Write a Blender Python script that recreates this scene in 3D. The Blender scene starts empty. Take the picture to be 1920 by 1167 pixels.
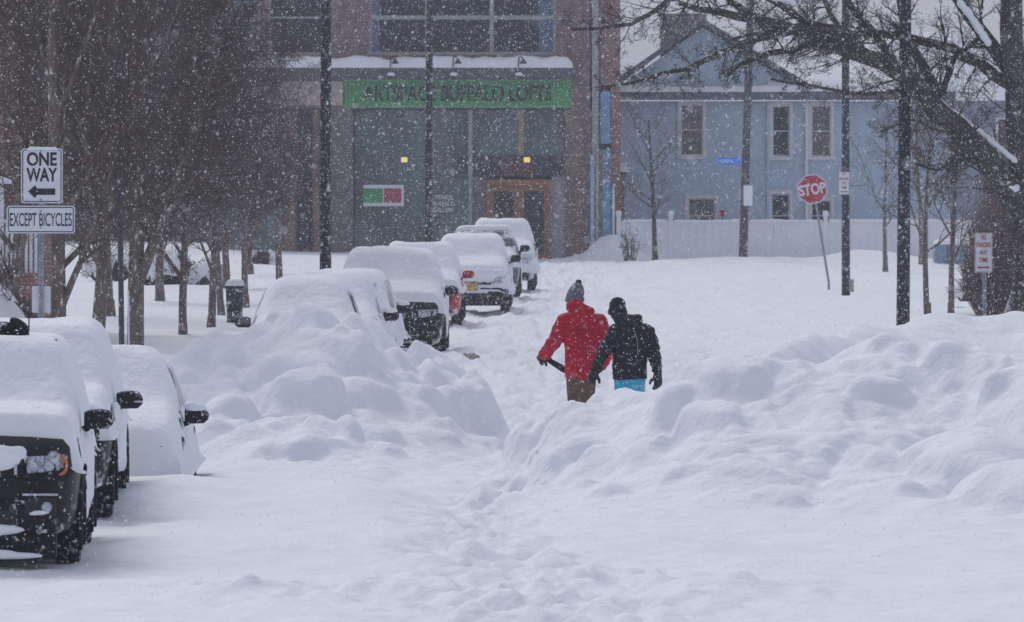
import bpy, bmesh, math, random
import numpy as np
from mathutils import Vector, Matrix
from mathutils.bvhtree import BVHTree

# ------------------------------------------------------------------ camera, sky, sun, exposure
S = bpy.context.scene
COL = S.collection
F = 12000.0            # focal length in pixels of the 1920 px wide photograph
CAMZ = 3.3             # camera height over the road
cam_d = bpy.data.cameras.new("camera")
cam = bpy.data.objects.new("camera", cam_d)
COL.objects.link(cam)
cam.location = (0, 0, CAMZ)
cam.rotation_euler = (math.radians(90), 0, 0)
cam_d.sensor_width = 36.0
cam_d.lens = 36.0 * F / 1920.0
cam_d.shift_y = -(583.5 - 313.0) / 1920.0
cam_d.clip_start = 0.5
cam_d.clip_end = 3000
cam_d.dof.use_dof = True
cam_d.dof.focus_distance = 72.0
cam_d.dof.aperture_fstop = 11.0
S.camera = cam

SUN_EL, SUN_ROT = math.radians(46), math.radians(-25)
world = bpy.data.worlds.new("World")
S.world = world
world.use_nodes = True
wn = world.node_tree.nodes
wl = world.node_tree.links
sky = wn.new("ShaderNodeTexSky")
sky.sky_type = 'NISHITA'
sky.sun_disc = False
sky.sun_elevation = SUN_EL
sky.sun_rotation = SUN_ROT
sky.air_density = 1.0
sky.dust_density = 3.0
hs = wn.new("ShaderNodeHueSaturation")
hs.inputs['Saturation'].default_value = 0.36
wl.new(sky.outputs[0], hs.inputs['Color'])
bgn = wn['Background']
# overcast: the clear sky shows only faintly through an even, slightly blue cloud layer
mxs = wn.new("ShaderNodeMix"); mxs.data_type = 'RGBA'; mxs.inputs[0].default_value = 0.75
wl.new(hs.outputs[0], mxs.inputs[6])
mxs.inputs[7].default_value = (3.75, 4.05, 5.05, 1)
wl.new(mxs.outputs[2], bgn.inputs['Color'])
bgn.inputs['Strength'].default_value = 0.12

sun_d = bpy.data.lights.new("sun", 'SUN')
sun_d.energy = 1.05
sun_d.angle = math.radians(20)
sun_d.color = (1.0, 0.97, 0.95)
sun = bpy.data.objects.new("sun", sun_d)
COL.objects.link(sun)
# the sun stands beyond the scene (towards +Y) a little to the left
az = SUN_ROT
sd = Vector((math.sin(az) * math.cos(SUN_EL), math.cos(az) * math.cos(SUN_EL), math.sin(SUN_EL)))
sun.rotation_euler = sd.to_track_quat('Z', 'Y').to_euler()

S.view_settings.view_transform = 'Standard'
S.view_settings.look = 'None'
S.view_settings.exposure = 0.0
S.view_settings.gamma = 1.0
S.view_settings.use_curve_mapping = False
S.cycles.use_denoising = True
S.cycles.max_bounces = 6
S.cycles.diffuse_bounces = 3
S.cycles.glossy_bounces = 2
S.cycles.transmission_bounces = 2
S.cycles.volume_bounces = 0
S.cycles.transparent_max_bounces = 6

rnd = random.Random(7)
R = math.radians

# ------------------------------------------------------------------ helpers
def PX(px, s): return (px - 960.0) / s
def PZ(py, s): return CAMZ - (py - 313.0) / s
def P(px, py, s): return Vector((PX(px, s), F / s, PZ(py, s)))

def tag(o, label=None, cat=None, group=None, kind=None):
    if label: o['label'] = label
    if cat: o['category'] = cat
    if group: o['group'] = group
    if kind: o['kind'] = kind
    return o

def link(name, me, mat=None, parent=None, smooth=True):
    o = bpy.data.objects.new(name, me)
    COL.objects.link(o)
    if mat is not None and len(me.materials) == 0:
        me.materials.append(mat)
    if smooth and len(me.polygons):
        me.polygons.foreach_set('use_smooth', [True] * len(me.polygons))
    if parent is not None:
        o.parent = parent
    return o

def empty(name, loc=(0, 0, 0), rz=0.0):
    o = bpy.data.objects.new(name, None)
    COL.objects.link(o)
    o.location = loc
    o.rotation_euler = (0, 0, rz)
    return o

def mesh_np(name, verts, faces):
    """verts (n,3), faces (m,3 or 4) numpy"""
    verts = np.asarray(verts, dtype=np.float32)
    faces = np.asarray(faces, dtype=np.int32)
    me = bpy.data.meshes.new(name)
    n, k = faces.shape
    me.vertices.add(len(verts))
    me.vertices.foreach_set('co', verts.ravel())
    me.loops.add(n * k)
    me.loops.foreach_set('vertex_index', faces.ravel())
    me.polygons.add(n)
    me.polygons.foreach_set('loop_start', np.arange(0, n * k, k, dtype=np.int32))
    me.polygons.foreach_set('loop_total', np.full(n, k, dtype=np.int32))
    me.update(calc_edges=True)
    return me

def grid_mesh(name, X, Y, Z, keep=None):
    """X,Y,Z arrays (ny,nx)"""
    ny, nx = Z.shape
    V = np.stack([X, Y, Z], -1).reshape(-1, 3)
    i = np.arange(ny - 1)[:, None] * nx + np.arange(nx - 1)[None, :]
    Fq = np.stack([i, i + 1, i + nx + 1, i + nx], -1)
    if keep is not None:
        kk = keep[:-1, :-1] | keep[1:, :-1] | keep[:-1, 1:] | keep[1:, 1:]
        Fq = Fq[kk]
    else:
        Fq = Fq.reshape(-1, 4)
    used = np.unique(Fq)
    rem = np.full(len(V), -1, dtype=np.int32)
    rem[used] = np.arange(len(used))
    return mesh_np(name, V[used], rem[Fq])

class MB:
    def __init__(s): s.v = []; s.f = []
    def add(s, vs, fs):
        b = len(s.v)
        s.v.extend([tuple(v) for v in vs])
        s.f.extend([tuple(b + i for i in f) for f in fs])
        return s
    def box(s, x0, x1, y0, y1, z0, z1):
        vs = [(x0, y0, z0), (x1, y0, z0), (x1, y1, z0), (x0, y1, z0), (x0, y0, z1), (x1, y0, z1), (x1, y1, z1), (x0, y1, z1)]
        return s.add(vs, [(0, 3, 2, 1), (4, 5, 6, 7), (0, 1, 5, 4), (1, 2, 6, 5), (2, 3, 7, 6), (3, 0, 4, 7)])
    def tube(s, pts, rad, n=8, cap=True, squash=1.0):
        pts = [Vector(p) for p in pts]
        if not hasattr(rad, '__len__'): rad = [rad] * len(pts)
        b = len(s.v)
        up = None
        for i, p in enumerate(pts):
            d = (pts[min(i + 1, len(pts) - 1)] - pts[max(i - 1, 0)])
            if d.length < 1e-9: d = Vector((0, 0, 1))
            d.normalize()
            if up is None:
                up = d.orthogonal().normalized()
            else:
                up = (up - d * up.dot(d))
                up = up.normalized() if up.length > 1e-6 else d.orthogonal().normalized()
            w = d.cross(up)
            for k in range(n):
                a = 2 * math.pi * k / n
                s.v.append(tuple(p + up * (math.cos(a) * rad[i]) + w * (math.sin(a) * rad[i] * squash)))
        for i in range(len(pts) - 1):
            for k in range(n):
                a = b + i * n + k; c = b + i * n + (k + 1) % n
                s.f.append((a, c, c + n, a + n))
        if cap:
            s.f.append(tuple(b + k for k in reversed(range(n))))
            s.f.append(tuple(b + (len(pts) - 1) * n + k for k in range(n)))
        return s
    def loft(s, rings, cap=True, closed=True):
        b = len(s.v); n = len(rings[0])
        for r in rings: s.v.extend([tuple(p) for p in r])
        for i in range(len(rings) - 1):
            for k in range(n if closed else n - 1):
                a = b + i * n + k; c = b + i * n + (k + 1) % n
                s.f.append((a, c, c + n, a + n))
        if cap:
            s.f.append(tuple(b + k for k in reversed(range(n))))
            s.f.append(tuple(b + (len(rings) - 1) * n + k for k in range(n)))
        return s
    def ell(s, c, r, nu=16, nv=10, rot=None):
        b = len(s.v)
        M = rot or Matrix.Identity(3)
        for j in range(1, nv):
            t = math.pi * j / nv
            for i in range(nu):
                a = 2 * math.pi * i / nu
                q = M @ Vector((r[0] * math.sin(t) * math.cos(a), r[1] * math.sin(t) * math.sin(a), r[2] * math.cos(t)))
                s.v.append((c[0] + q.x, c[1] + q.y, c[2] + q.z))
        top = len(s.v); q = M @ Vector((0, 0, r[2])); s.v.append((c[0] + q.x, c[1] + q.y, c[2] + q.z))
        bot = len(s.v); s.v.append((c[0] - q.x, c[1] - q.y, c[2] - q.z))
        for j in range(nv - 2):
            for i in range(nu):
                a = b + j * nu + i; c2 = b + j * nu + (i + 1) % nu
                s.f.append((a, a + nu, c2 + nu, c2))
        for i in range(nu):
            s.f.append((top, b + i, b + (i + 1) % nu))
            a = b + (nv - 2) * nu
            s.f.append((bot, a + (i + 1) % nu, a + i))
        return s
    def mesh(s, name):
        me = bpy.data.meshes.new(name)
        me.from_pydata(s.v, [], s.f)
        me.update()
        return me
    def build(s, name, mat=None, parent=None, smooth=False, bevel=0.0, seg=2, sub=0, loc=None):
        me = s.mesh(name)
        o = link(name, me, mat, parent, smooth)
        if bevel or sub:
            if bevel:
                m = o.modifiers.new('b', 'BEVEL'); m.width = bevel; m.segments = seg; m.limit_method = 'ANGLE'
            if sub:
                m = o.modifiers.new('s', 'SUBSURF'); m.levels = sub; m.render_levels = sub
        if loc is not None: o.location = loc
        return o

def evalmesh(o, name=None):
    bpy.context.view_layer.update()
    dg = bpy.context.evaluated_depsgraph_get()
    me = bpy.data.meshes.new_from_object(o.evaluated_get(dg))
    if name: me.name = name
    return me

def remeshed(mb, voxel, smooth_it=3, name='m'):
    o = bpy.data.objects.new('tmp', mb.mesh('tmp'))
    COL.objects.link(o)
    m = o.modifiers.new('r', 'REMESH'); m.mode = 'VOXEL'; m.voxel_size = voxel
    if smooth_it:
        m = o.modifiers.new('s', 'SMOOTH'); m.factor = 0.5; m.iterations = smooth_it
    me = evalmesh(o, name)
    bpy.data.objects.remove(o)
    return me

# --- noise
def _h(ix, iy, seed):
    n = (ix.astype(np.int64) * 374761393 + iy.astype(np.int64) * 668265263 + seed * 974634777) & 0xffffffff
    n = ((n ^ (n >> 13)) * 1274126177) & 0xffffffff
    n = n ^ (n >> 16)
    return (n & 0xffff) / 65535.0
def vnoise(x, y, seed=0):
    ix = np.floor(x); iy = np.floor(y)
    fx = x - ix; fy = y - iy
    fx = fx * fx * fx * (fx * (fx * 6 - 15) + 10); fy = fy * fy * fy * (fy * (fy * 6 - 15) + 10)
    ix = ix.astype(np.int64); iy = iy.astype(np.int64)
    a = _h(ix, iy, seed); b = _h(ix + 1, iy, seed); c = _h(ix, iy + 1, seed); d = _h(ix + 1, iy + 1, seed)
    return (a + (b - a) * fx) * (1 - fy) + (c + (d - c) * fx) * fy
def fbm(x, y, seed=0, oct=4, gain=0.5):
    r = 0; a = 1.0; t = 0
    for k in range(oct):
        r = r + a * (vnoise(x * 2 ** k + 13.7 * k, y * 2 ** k - 7.1 * k, seed + k) - 0.5)
        t += a; a *= gain
    return r / t * 2
def worley(x, y, seed=0):
    ix = np.floor(x).astype(np.int64); iy = np.floor(y).astype(np.int64)
    f1 = np.full(np.shape(x), 9.0); f2 = np.full(np.shape(x), 9.0); hh = np.zeros(np.shape(x))
    for dx in (-1, 0, 1):
        for dy in (-1, 0, 1):
            jx = ix + dx; jy = iy + dy
            d = np.hypot(jx + _h(jx, jy, seed) - x, jy + _h(jx, jy, seed + 1) - y)
            new = d < f1
            hh = np.where(new, _h(jx, jy, seed + 2), hh)
            f2 = np.where(new, f1, np.minimum(f2, d)); f1 = np.where(new, d, f1)
    return f1, f2, hh
def clods(x, y, seed=0):
    """rounded lumps of differing height with creases between them, 0..1"""
    f1, f2, hh = worley(x, y, seed)
    return (0.35 + 0.65 * hh) * np.clip(1 - f1 * f1 * 1.1, 0, 1)
def sst(a, b, x):
    t = np.clip((x - a) / (b - a), 0, 1)
    return t * t * (3 - 2 * t)
def smax(a, b, k):
    h = np.clip(0.5 + 0.5 * (a - b) / k, 0, 1)
    return b + (a - b) * h + k * h * (1 - h)
def blur(Z, it):
    for _ in range(it):
        Z = np.pad(Z, 1, mode='edge')
        Z = (Z[:-2, 1:-1] + Z[2:, 1:-1] + Z[1:-1, :-2] + Z[1:-1, 2:] + 2 * Z[1:-1, 1:-1]) / 6.0
    return Z

# ------------------------------------------------------------------ materials
def mat(name, col, rough=0.6, metal=0.0, noise=0.0, nscale=5.0, bump=0.0, bscale=30.0, spec=0.4, emit=None, estr=0.0,
        snow=0.0, snow_scale=6.0, stretch=(1, 1, 1), coat=0.0):
    m = bpy.data.materials.new(name)
    m.use_nodes = True
    nt = m.node_tree; N = nt.nodes; L = nt.links
    b = N['Principled BSDF']
    b.inputs['Roughness'].default_value = rough
    b.inputs['Metallic'].default_value = metal
    b.inputs['Specular IOR Level'].default_value = spec
    if coat: b.inputs['Coat Weight'].default_value = coat
    b.inputs['Base Color'].default_value = (*col, 1)
    out = None
    tc = N.new('ShaderNodeTexCoord')
    mp = N.new('ShaderNodeMapping'); mp.inputs['Scale'].default_value = stretch
    L.new(tc.outputs['Object'], mp.inputs[0])
    if noise:
        t = N.new('ShaderNodeTexNoise'); t.inputs['Scale'].default_value = nscale; t.inputs['Detail'].default_value = 5
        L.new(mp.outputs[0], t.inputs['Vector'])
        mr = N.new('ShaderNodeMapRange')
        mr.inputs['From Min'].default_value = 0.3; mr.inputs['From Max'].default_value = 0.7
        mr.inputs['To Min'].default_value = 1 - noise; mr.inputs['To Max'].default_value = 1 + noise
        L.new(t.outputs[0], mr.inputs[0])
        mx = N.new('ShaderNodeMix'); mx.data_type = 'RGBA'; mx.blend_type = 'MULTIPLY'; mx.inputs[0].default_value = 1
        mx.inputs[6].default_value = (*col, 1)
        L.new(mr.outputs[0], mx.inputs[7])
        out = mx.outputs[2]
    if snow:
        t = N.new('ShaderNodeTexNoise'); t.inputs['Scale'].default_value = snow_scale; t.inputs['Detail'].default_value = 7
        t.inputs['Roughness'].default_value = 0.65
        L.new(mp.outputs[0], t.inputs['Vector'])
        mr = N.new('ShaderNodeMapRange')
        mr.inputs['From Min'].default_value = 0.62 - snow * 0.3; mr.inputs['From Max'].default_value = 0.70 - snow * 0.3
        L.new(t.outputs[0], mr.inputs[0])
        mx = N.new('ShaderNodeMix'); mx.data_type = 'RGBA'
        L.new(mr.outputs[0], mx.inputs[0])
        if out: L.new(out, mx.inputs[6])
        else: mx.inputs[6].default_value = (*col, 1)
        mx.inputs[7].default_value = (0.78, 0.8, 0.84, 1)
        out = mx.outputs[2]
        rr = N.new('ShaderNodeMapRange'); rr.inputs['To Min'].default_value = rough; rr.inputs['To Max'].default_value = 0.8
        L.new(mr.outputs[0], rr.inputs[0]); L.new(rr.outputs[0], b.inputs['Roughness'])
    if out: L.new(out, b.inputs['Base Color'])
    if bump:
        t = N.new('ShaderNodeTexNoise'); t.inputs['Scale'].default_value = bscale; t.inputs['Detail'].default_value = 6
        L.new(mp.outputs[0], t.inputs['Vector'])
        bp = N.new('ShaderNodeBump'); bp.inputs['Strength'].default_value = 1.0; bp.inputs['Distance'].default_value = bump
        L.new(t.outputs[0], bp.inputs['Height']); L.new(bp.outputs[0], b.inputs['Normal'])
    if emit:
        b.inputs['Emission Color'].default_value = (*emit, 1); b.inputs['Emission Strength'].default_value = estr
    return m

SNOW = mat('snow', (0.84, 0.86, 0.90), 0.75, bump=0.03, bscale=9, spec=0.2, noise=0.03, nscale=3)
SNOW2 = mat('packed_snow', (0.84, 0.86, 0.90), 0.75, bump=0.02, bscale=13, spec=0.2, noise=0.03, nscale=3)
FLAKE = mat('flake', (0.95, 0.96, 0.98), 0.8, spec=0.0)
_n = FLAKE.node_tree.nodes; _l = FLAKE.node_tree.links          # loose flakes let half the light through
_t = _n.new('ShaderNodeBsdfTranslucent'); _t.inputs['Color'].default_value = (.97, .98, 1, 1)
_m = _n.new('ShaderNodeMixShader'); _m.inputs[0].default_value = 0.5
_l.new(_n['Principled BSDF'].outputs[0], _m.inputs[1]); _l.new(_t.outputs[0], _m.inputs[2]); _l.new(_m.outputs[0], _n['Material Output'].inputs['Surface'])
BRICK = mat('brick', (0.17, 0.112, 0.098), 0.9, noise=0.35, nscale=2.5)
BRICKRED = mat('red_brick', (0.22, 0.13, 0.115), 0.9, noise=0.25, nscale=3)
BRICKOLD = mat('old_brick', (0.22, 0.11, 0.09), 0.9, noise=0.3, nscale=3)
def brickify(m, sc):
    nt = m.node_tree; N = nt.nodes; L = nt.links
    b = N['Principled BSDF']
    t = N.new('ShaderNodeTexBrick'); t.inputs['Scale'].default_value = sc
    tc = N.new('ShaderNodeTexCoord'); sp = N.new('ShaderNodeSeparateXYZ'); cb = N.new('ShaderNodeCombineXYZ')
    ad = N.new('ShaderNodeMath'); ad.operation = 'ADD'
    L.new(tc.outputs['Object'], sp.inputs[0]); L.new(sp.outputs[0], ad.inputs[0]); L.new(sp.outputs[1], ad.inputs[1])
    L.new(ad.outputs[0], cb.inputs[0]); L.new(sp.outputs[2], cb.inputs[1])
    L.new(cb.outputs[0], t.inputs['Vector'])
    t.inputs['Color1'].default_value = (0.85, 0.85, 0.85, 1); t.inputs['Color2'].default_value = (1.15, 1.1, 1.1, 1)
    t.inputs['Mortar'].default_value = (1.5, 1.6, 1.7, 1)
    t.inputs['Mortar Size'].default_value = 0.012
    t.inputs['Brick Width'].default_value = 0.22; t.inputs['Row Height'].default_value = 0.08
    src = b.inputs['Base Color'].links[0].from_socket
    mx = N.new('ShaderNodeMix'); mx.data_type = 'RGBA'; mx.blend_type = 'MULTIPLY'; mx.inputs[0].default_value = 1
    L.new(src, mx.inputs[6]); L.new(t.outputs[0], mx.inputs[7]); L.new(mx.outputs[2], b.inputs['Base Color'])
for m_ in (BRICK, BRICKRED, BRICKOLD): brickify(m_, 1.0)
GREYTRIM = mat('grey_trim', (0.30, 0.31, 0.33), 0.7, noise=0.15)
DARKTRIM = mat('dark_trim', (0.085, 0.09, 0.12), 0.7, noise=0.2)
SLATE = mat('slate_blue_trim', (0.10, 0.115, 0.17), 0.7, noise=0.15)
BEIGE = mat('beige_panel', (0.50, 0.40, 0.38), 0.8, noise=0.08)
GREEN = mat('green_sign', (0.055, 0.29, 0.10), 0.6, noise=0.12, nscale=1.5)
BLACKTXT = mat('black_letter', (0.02, 0.022, 0.03), 0.6)
GLASS = mat('dark_glass', (0.012, 0.016, 0.03), 0.08, spec=0.3, noise=0.5, nscale=0.7)
GLASSBLUE = mat('blue_glass', (0.06, 0.10, 0.18), 0.2, spec=0.4, noise=0.2)
GLASSTEAL = mat('teal_glass', (0.105, 0.145, 0.15), 0.12, spec=0.4, noise=0.5, nscale=0.6, stretch=(1, 1, .4))  # stretched mottling paints blurred reflections into the pane colour
GLASSBROWN = mat('curtained_glass', (0.12, 0.09, 0.10), 0.3, spec=0.4, noise=0.3)
DOORWOOD = mat('orange_wood', (0.28, 0.13, 0.055), 0.6, noise=0.2, stretch=(6, 6, 1))
PURPLEGREY = mat('grey_brick_pier', (0.16, 0.14, 0.155), 0.9, noise=0.25)
WHITEPAINT = mat('white_paint', (0.74, 0.74, 0.78), 0.6, noise=0.06)
VINYL = mat('white_vinyl', (0.80, 0.81, 0.86), 0.5, noise=0.05, nscale=1)
PINKWHITE = mat('window_trim', (0.66, 0.62, 0.66), 0.6)
BLUESIDING = mat('blue_siding', (0.42, 0.53, 0.65), 0.7, noise=0.09, nscale=1.2)
BLUEMURAL = mat('mural_blue', (0.15, 0.29, 0.50), 0.7, noise=0.3, nscale=2, snow=0.1, snow_scale=3)
LIGHTBLUE = mat('mural_pale_blue', (0.34, 0.5, 0.7), 0.7, noise=0.2)
GREENGREY = mat('mural_grey_green', (0.17, 0.2, 0.17), 0.8, noise=0.3)
SIGNWHITE = mat('sign_white', (0.70, 0.72, 0.78), 0.5, noise=0.05, nscale=8)
SIGNRED = mat('sign_red', (0.42, 0.025, 0.05), 0.5, noise=0.1, nscale=9)
SIGNBLUE = mat('street_sign_blue', (0.015, 0.20, 0.85), 0.5)
GALV = mat('galvanised', (0.26, 0.30, 0.36), 0.5, metal=0.3, noise=0.25, nscale=14)
POLEBLACK = mat('pole_black', (0.014, 0.016, 0.026), 0.45, noise=0.2, snow=0.15, snow_scale=9)
POLEWOOD = mat('pole_dark_wood', (0.06, 0.055, 0.065), 0.8, noise=0.3, stretch=(8, 8, 1), snow=0.1)
BARK = mat('bark', (0.16, 0.13, 0.11), 0.95, noise=0.45, nscale=9, bump=0.02, bscale=14, stretch=(2, 2, 0.6), snow=0.08, snow_scale=9)
TWIG = mat('twig', (0.098, 0.072, 0.064), 0.95, noise=0.3, nscale=3)
BARKBIG = mat('mossy_bark', (0.062, 0.055, 0.048), 0.95, noise=0.5, nscale=6, bump=0.03, bscale=9, snow=0.08, snow_scale=7)
TWIGDARK = mat('dark_twig', (0.055, 0.046, 0.042), 0.95, noise=0.3, nscale=3)
TWIGBROWN = mat('brown_twig', (0.16, 0.11, 0.095), 0.95, noise=0.35, nscale=2)
TYRE = mat('tyre', (0.010, 0.010, 0.013), 0.85, noise=0.3, snow=0.22, snow_scale=22)
RIM = mat('rim', (0.22, 0.23, 0.25), 0.4, metal=0.6, snow=0.5, snow_scale=9)
PLASTIC = mat('black_plastic', (0.010, 0.011, 0.014), 0.6, spec=.2, noise=0.25, nscale=9, snow=0.12, snow_scale=14)
CHROME = mat('chrome', (0.45, 0.47, 0.52), 0.25, metal=0.9, noise=0.25, nscale=20)
LENS = mat('headlight_lens', (0.34, 0.37, 0.43), 0.12, metal=0.35, noise=0.6, nscale=16, stretch=(3, 1, 1), snow=0.15, snow_scale=12)
AMBER = mat('amber_lens', (0.55, 0.16, 0.06), 0.3)
PLATE = mat('yellow_plate', (0.50, 0.30, 0.07), 0.5, noise=0.3, nscale=20, snow=0.2, snow_scale=14)
PLATEORANGE = mat('orange_plate', (0.42, 0.21, 0.10), 0.5, noise=0.3, nscale=20, snow=0.25, snow_scale=14)
CARGLASS = mat('car_glass', (0.03, 0.05, 0.06), 0.08, spec=0.6)
def paint(name, c, snow=0.3, sc=2.4):
    dk = max(c) < .05
    return mat(name, c, 0.5 if dk else 0.35, noise=0.12, nscale=5, snow=snow, snow_scale=sc, coat=0.12 if dk else 0.4, spec=.15 if dk else .4)

# ------------------------------------------------------------------ the ground: one deep sheet of snow
def ktoX(Y, k): return 0.035 * Y - k
def ground_z(X, Y):
    X = np.asarray(X, dtype=float); Y = np.asarray(Y, dtype=float)
    k = 0.035 * Y - X
    z = 0.05 * fbm(X / 3.1, Y / 5.0, 11, 3) + 0.05 * fbm(X / 1.0, Y / 1.3, 12, 3)
    z = z + 0.022 * fbm(X / 0.3, Y / 0.5, 14, 3) + .03 * np.clip(fbm(X / .8, Y / 1.6, 15, 2), 0, 1)
    # left verge (sidewalk under the trees) is higher and smoother
    z = z + 0.22 * sst(7.6, 9.2, k)
    # far kerb drift along the cross street
    z = z + 0.10 * sst(196, 206, Y) * (1 + 0.8 * fbm(X / 2.5, Y / 6, 33, 3))
    # mound at the house corner and a mound by the fence
    z = z + 0.85 * np.exp(-(((X - 3.5) / 0.9) ** 2 + ((Y - 222.2) / 1.7) ** 2))
    z = z + 0.35 * np.exp(-(((X - 12.1) / 1.6) ** 2 + ((Y - 216) / 3.5) ** 2))
    z = z + 0.22 * np.exp(-(((X - 7.7) / 2.6) ** 2 + ((Y - 213) / 4) ** 2))
    # trodden path through the gap between the banks
    pc = np.interp(Y, [40, 47, 56, 63, 68, 73, 80], [0.9, 0.15, -0.25, -0.28, 0.15, 0.7, 0.9])
    m = np.exp(-((X - pc) / np.interp(Y, [46, 60, 64, 74, 90], [1.1, 0.55, 0.4, 0.8, 2.2])) ** 2)
    z = z - 0.10 * m
    z = z + m * (0.20 * fbm(X / 0.36, Y / 0.7, 21, 4) + 0.13 * (clods(X / 0.26, Y / 0.42, 23) - 0.3))
    mw = np.exp(-((X - pc) / np.interp(Y, [46, 60, 64, 74, 90], [2.0, 1.3, 1.0, 1.6, 3])) ** 2) * sst(.0, .35, fbm(X / .8, Y / 1.4, 61, 2))
    z = z + mw * 0.10 * (clods(X / .3, Y / .45, 67) - .3)
    # churned strip across the near foreground
    m2 = np.exp(-((Y - 49.2 - 1.2 * fbm(X / 2, X * 0, 5, 2)) / 1.3) ** 2) * sst(-3.5, -1.5, X) * (1 - sst(1.2, 3.4, X))
    z = z + m2 * (0.05 + 0.14 * fbm(X / 0.35, Y / 0.7, 31, 4) + .14 * (clods(X / .28, Y / .4, 71) - .3) * sst(-.1, .3, fbm(X / .9, Y / 1.2, 73, 2)))
    # broad swells in front of the left bank, and the drift that buries the third car's front
    z = z + 0.24 * np.exp(-(((X + 3.3) / 1.5) ** 2 + ((Y - 63.0) / 2.2) ** 2))
    z = z + 0.20 * np.exp(-(((X + 1.5) / 0.7) ** 2 + ((Y - 61.5) / 2.0) ** 2))
    z = z + 0.13 * np.exp(-(((X + 1.6) / 0.9) ** 2 + ((Y - 55) / 1.3) ** 2))
    z = z + 0.10 * np.exp(-(((X - 1.2) / 0.9) ** 2 + ((Y - 56) / 1.2) ** 2))
    # wheel-churned road beyond the people
    road = sst(74, 84, Y) * (1 - sst(0.5, 5.6, np.abs(X - 0.035 * Y + 1.2) ))
    z = z + road * (0.05 * fbm(X / 0.5, Y / 1.6, 41, 3))
    # hollow where the first two cars stand
    z = z - 0.0 * np.exp(-(((X - (0.035 * Y - 6.3)) / 1.1) ** 4)) * sst(50.5, 52, Y) * (1 - sst(60, 63, Y))
    z = z + 0.14 * np.exp(-(((X + 5.2) / 3.0) ** 2 + ((Y - 48.9) / 1.6) ** 2)) * 0
    return z
def span(parts):
    out = []
    for a, b, st in parts:
        out.extend(np.arange(a, b, st))
    out.append(parts[-1][1])
    return np.array(out)
xs = span([(-140, -40, 10), (-40, -12, 1.2), (-12, -6.2, 0.3), (-6.2, 7.2, 0.045), (7.2, 20, 0.25), (20, 50, 2), (50, 160, 10)])
ys = span([(2, 40, 2), (40, 76, 0.075), (76, 120, 0.25), (120, 240, 0.5), (240, 300, 4), (300, 700, 40)])
GX, GY = np.meshgrid(xs, ys)
ground = link('snow_ground', grid_mesh('snow_ground', GX, GY, ground_z(GX, GY)), SNOW2)
tag(ground, kind='structure')

def G(x, y): return float(ground_z(np.array([x]), np.array([y]))[0])

# ------------------------------------------------------------------ snow banks
def domes(X, Y, base, lst, k=0.06):
    z = base
    for (cx, cy, rx, ry, h) in lst:
        r2 = ((X - cx) / rx) ** 2 + ((Y - cy) / ry) ** 2
        d = np.where(r2 < 1, 1 - r2, 0) ** 0.6 * h
        b0 = np.interp(0, [0], [0])
        z = np.where(r2 < 1.0, smax(z, z - 0.04 + d, k), z)
    return z

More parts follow.
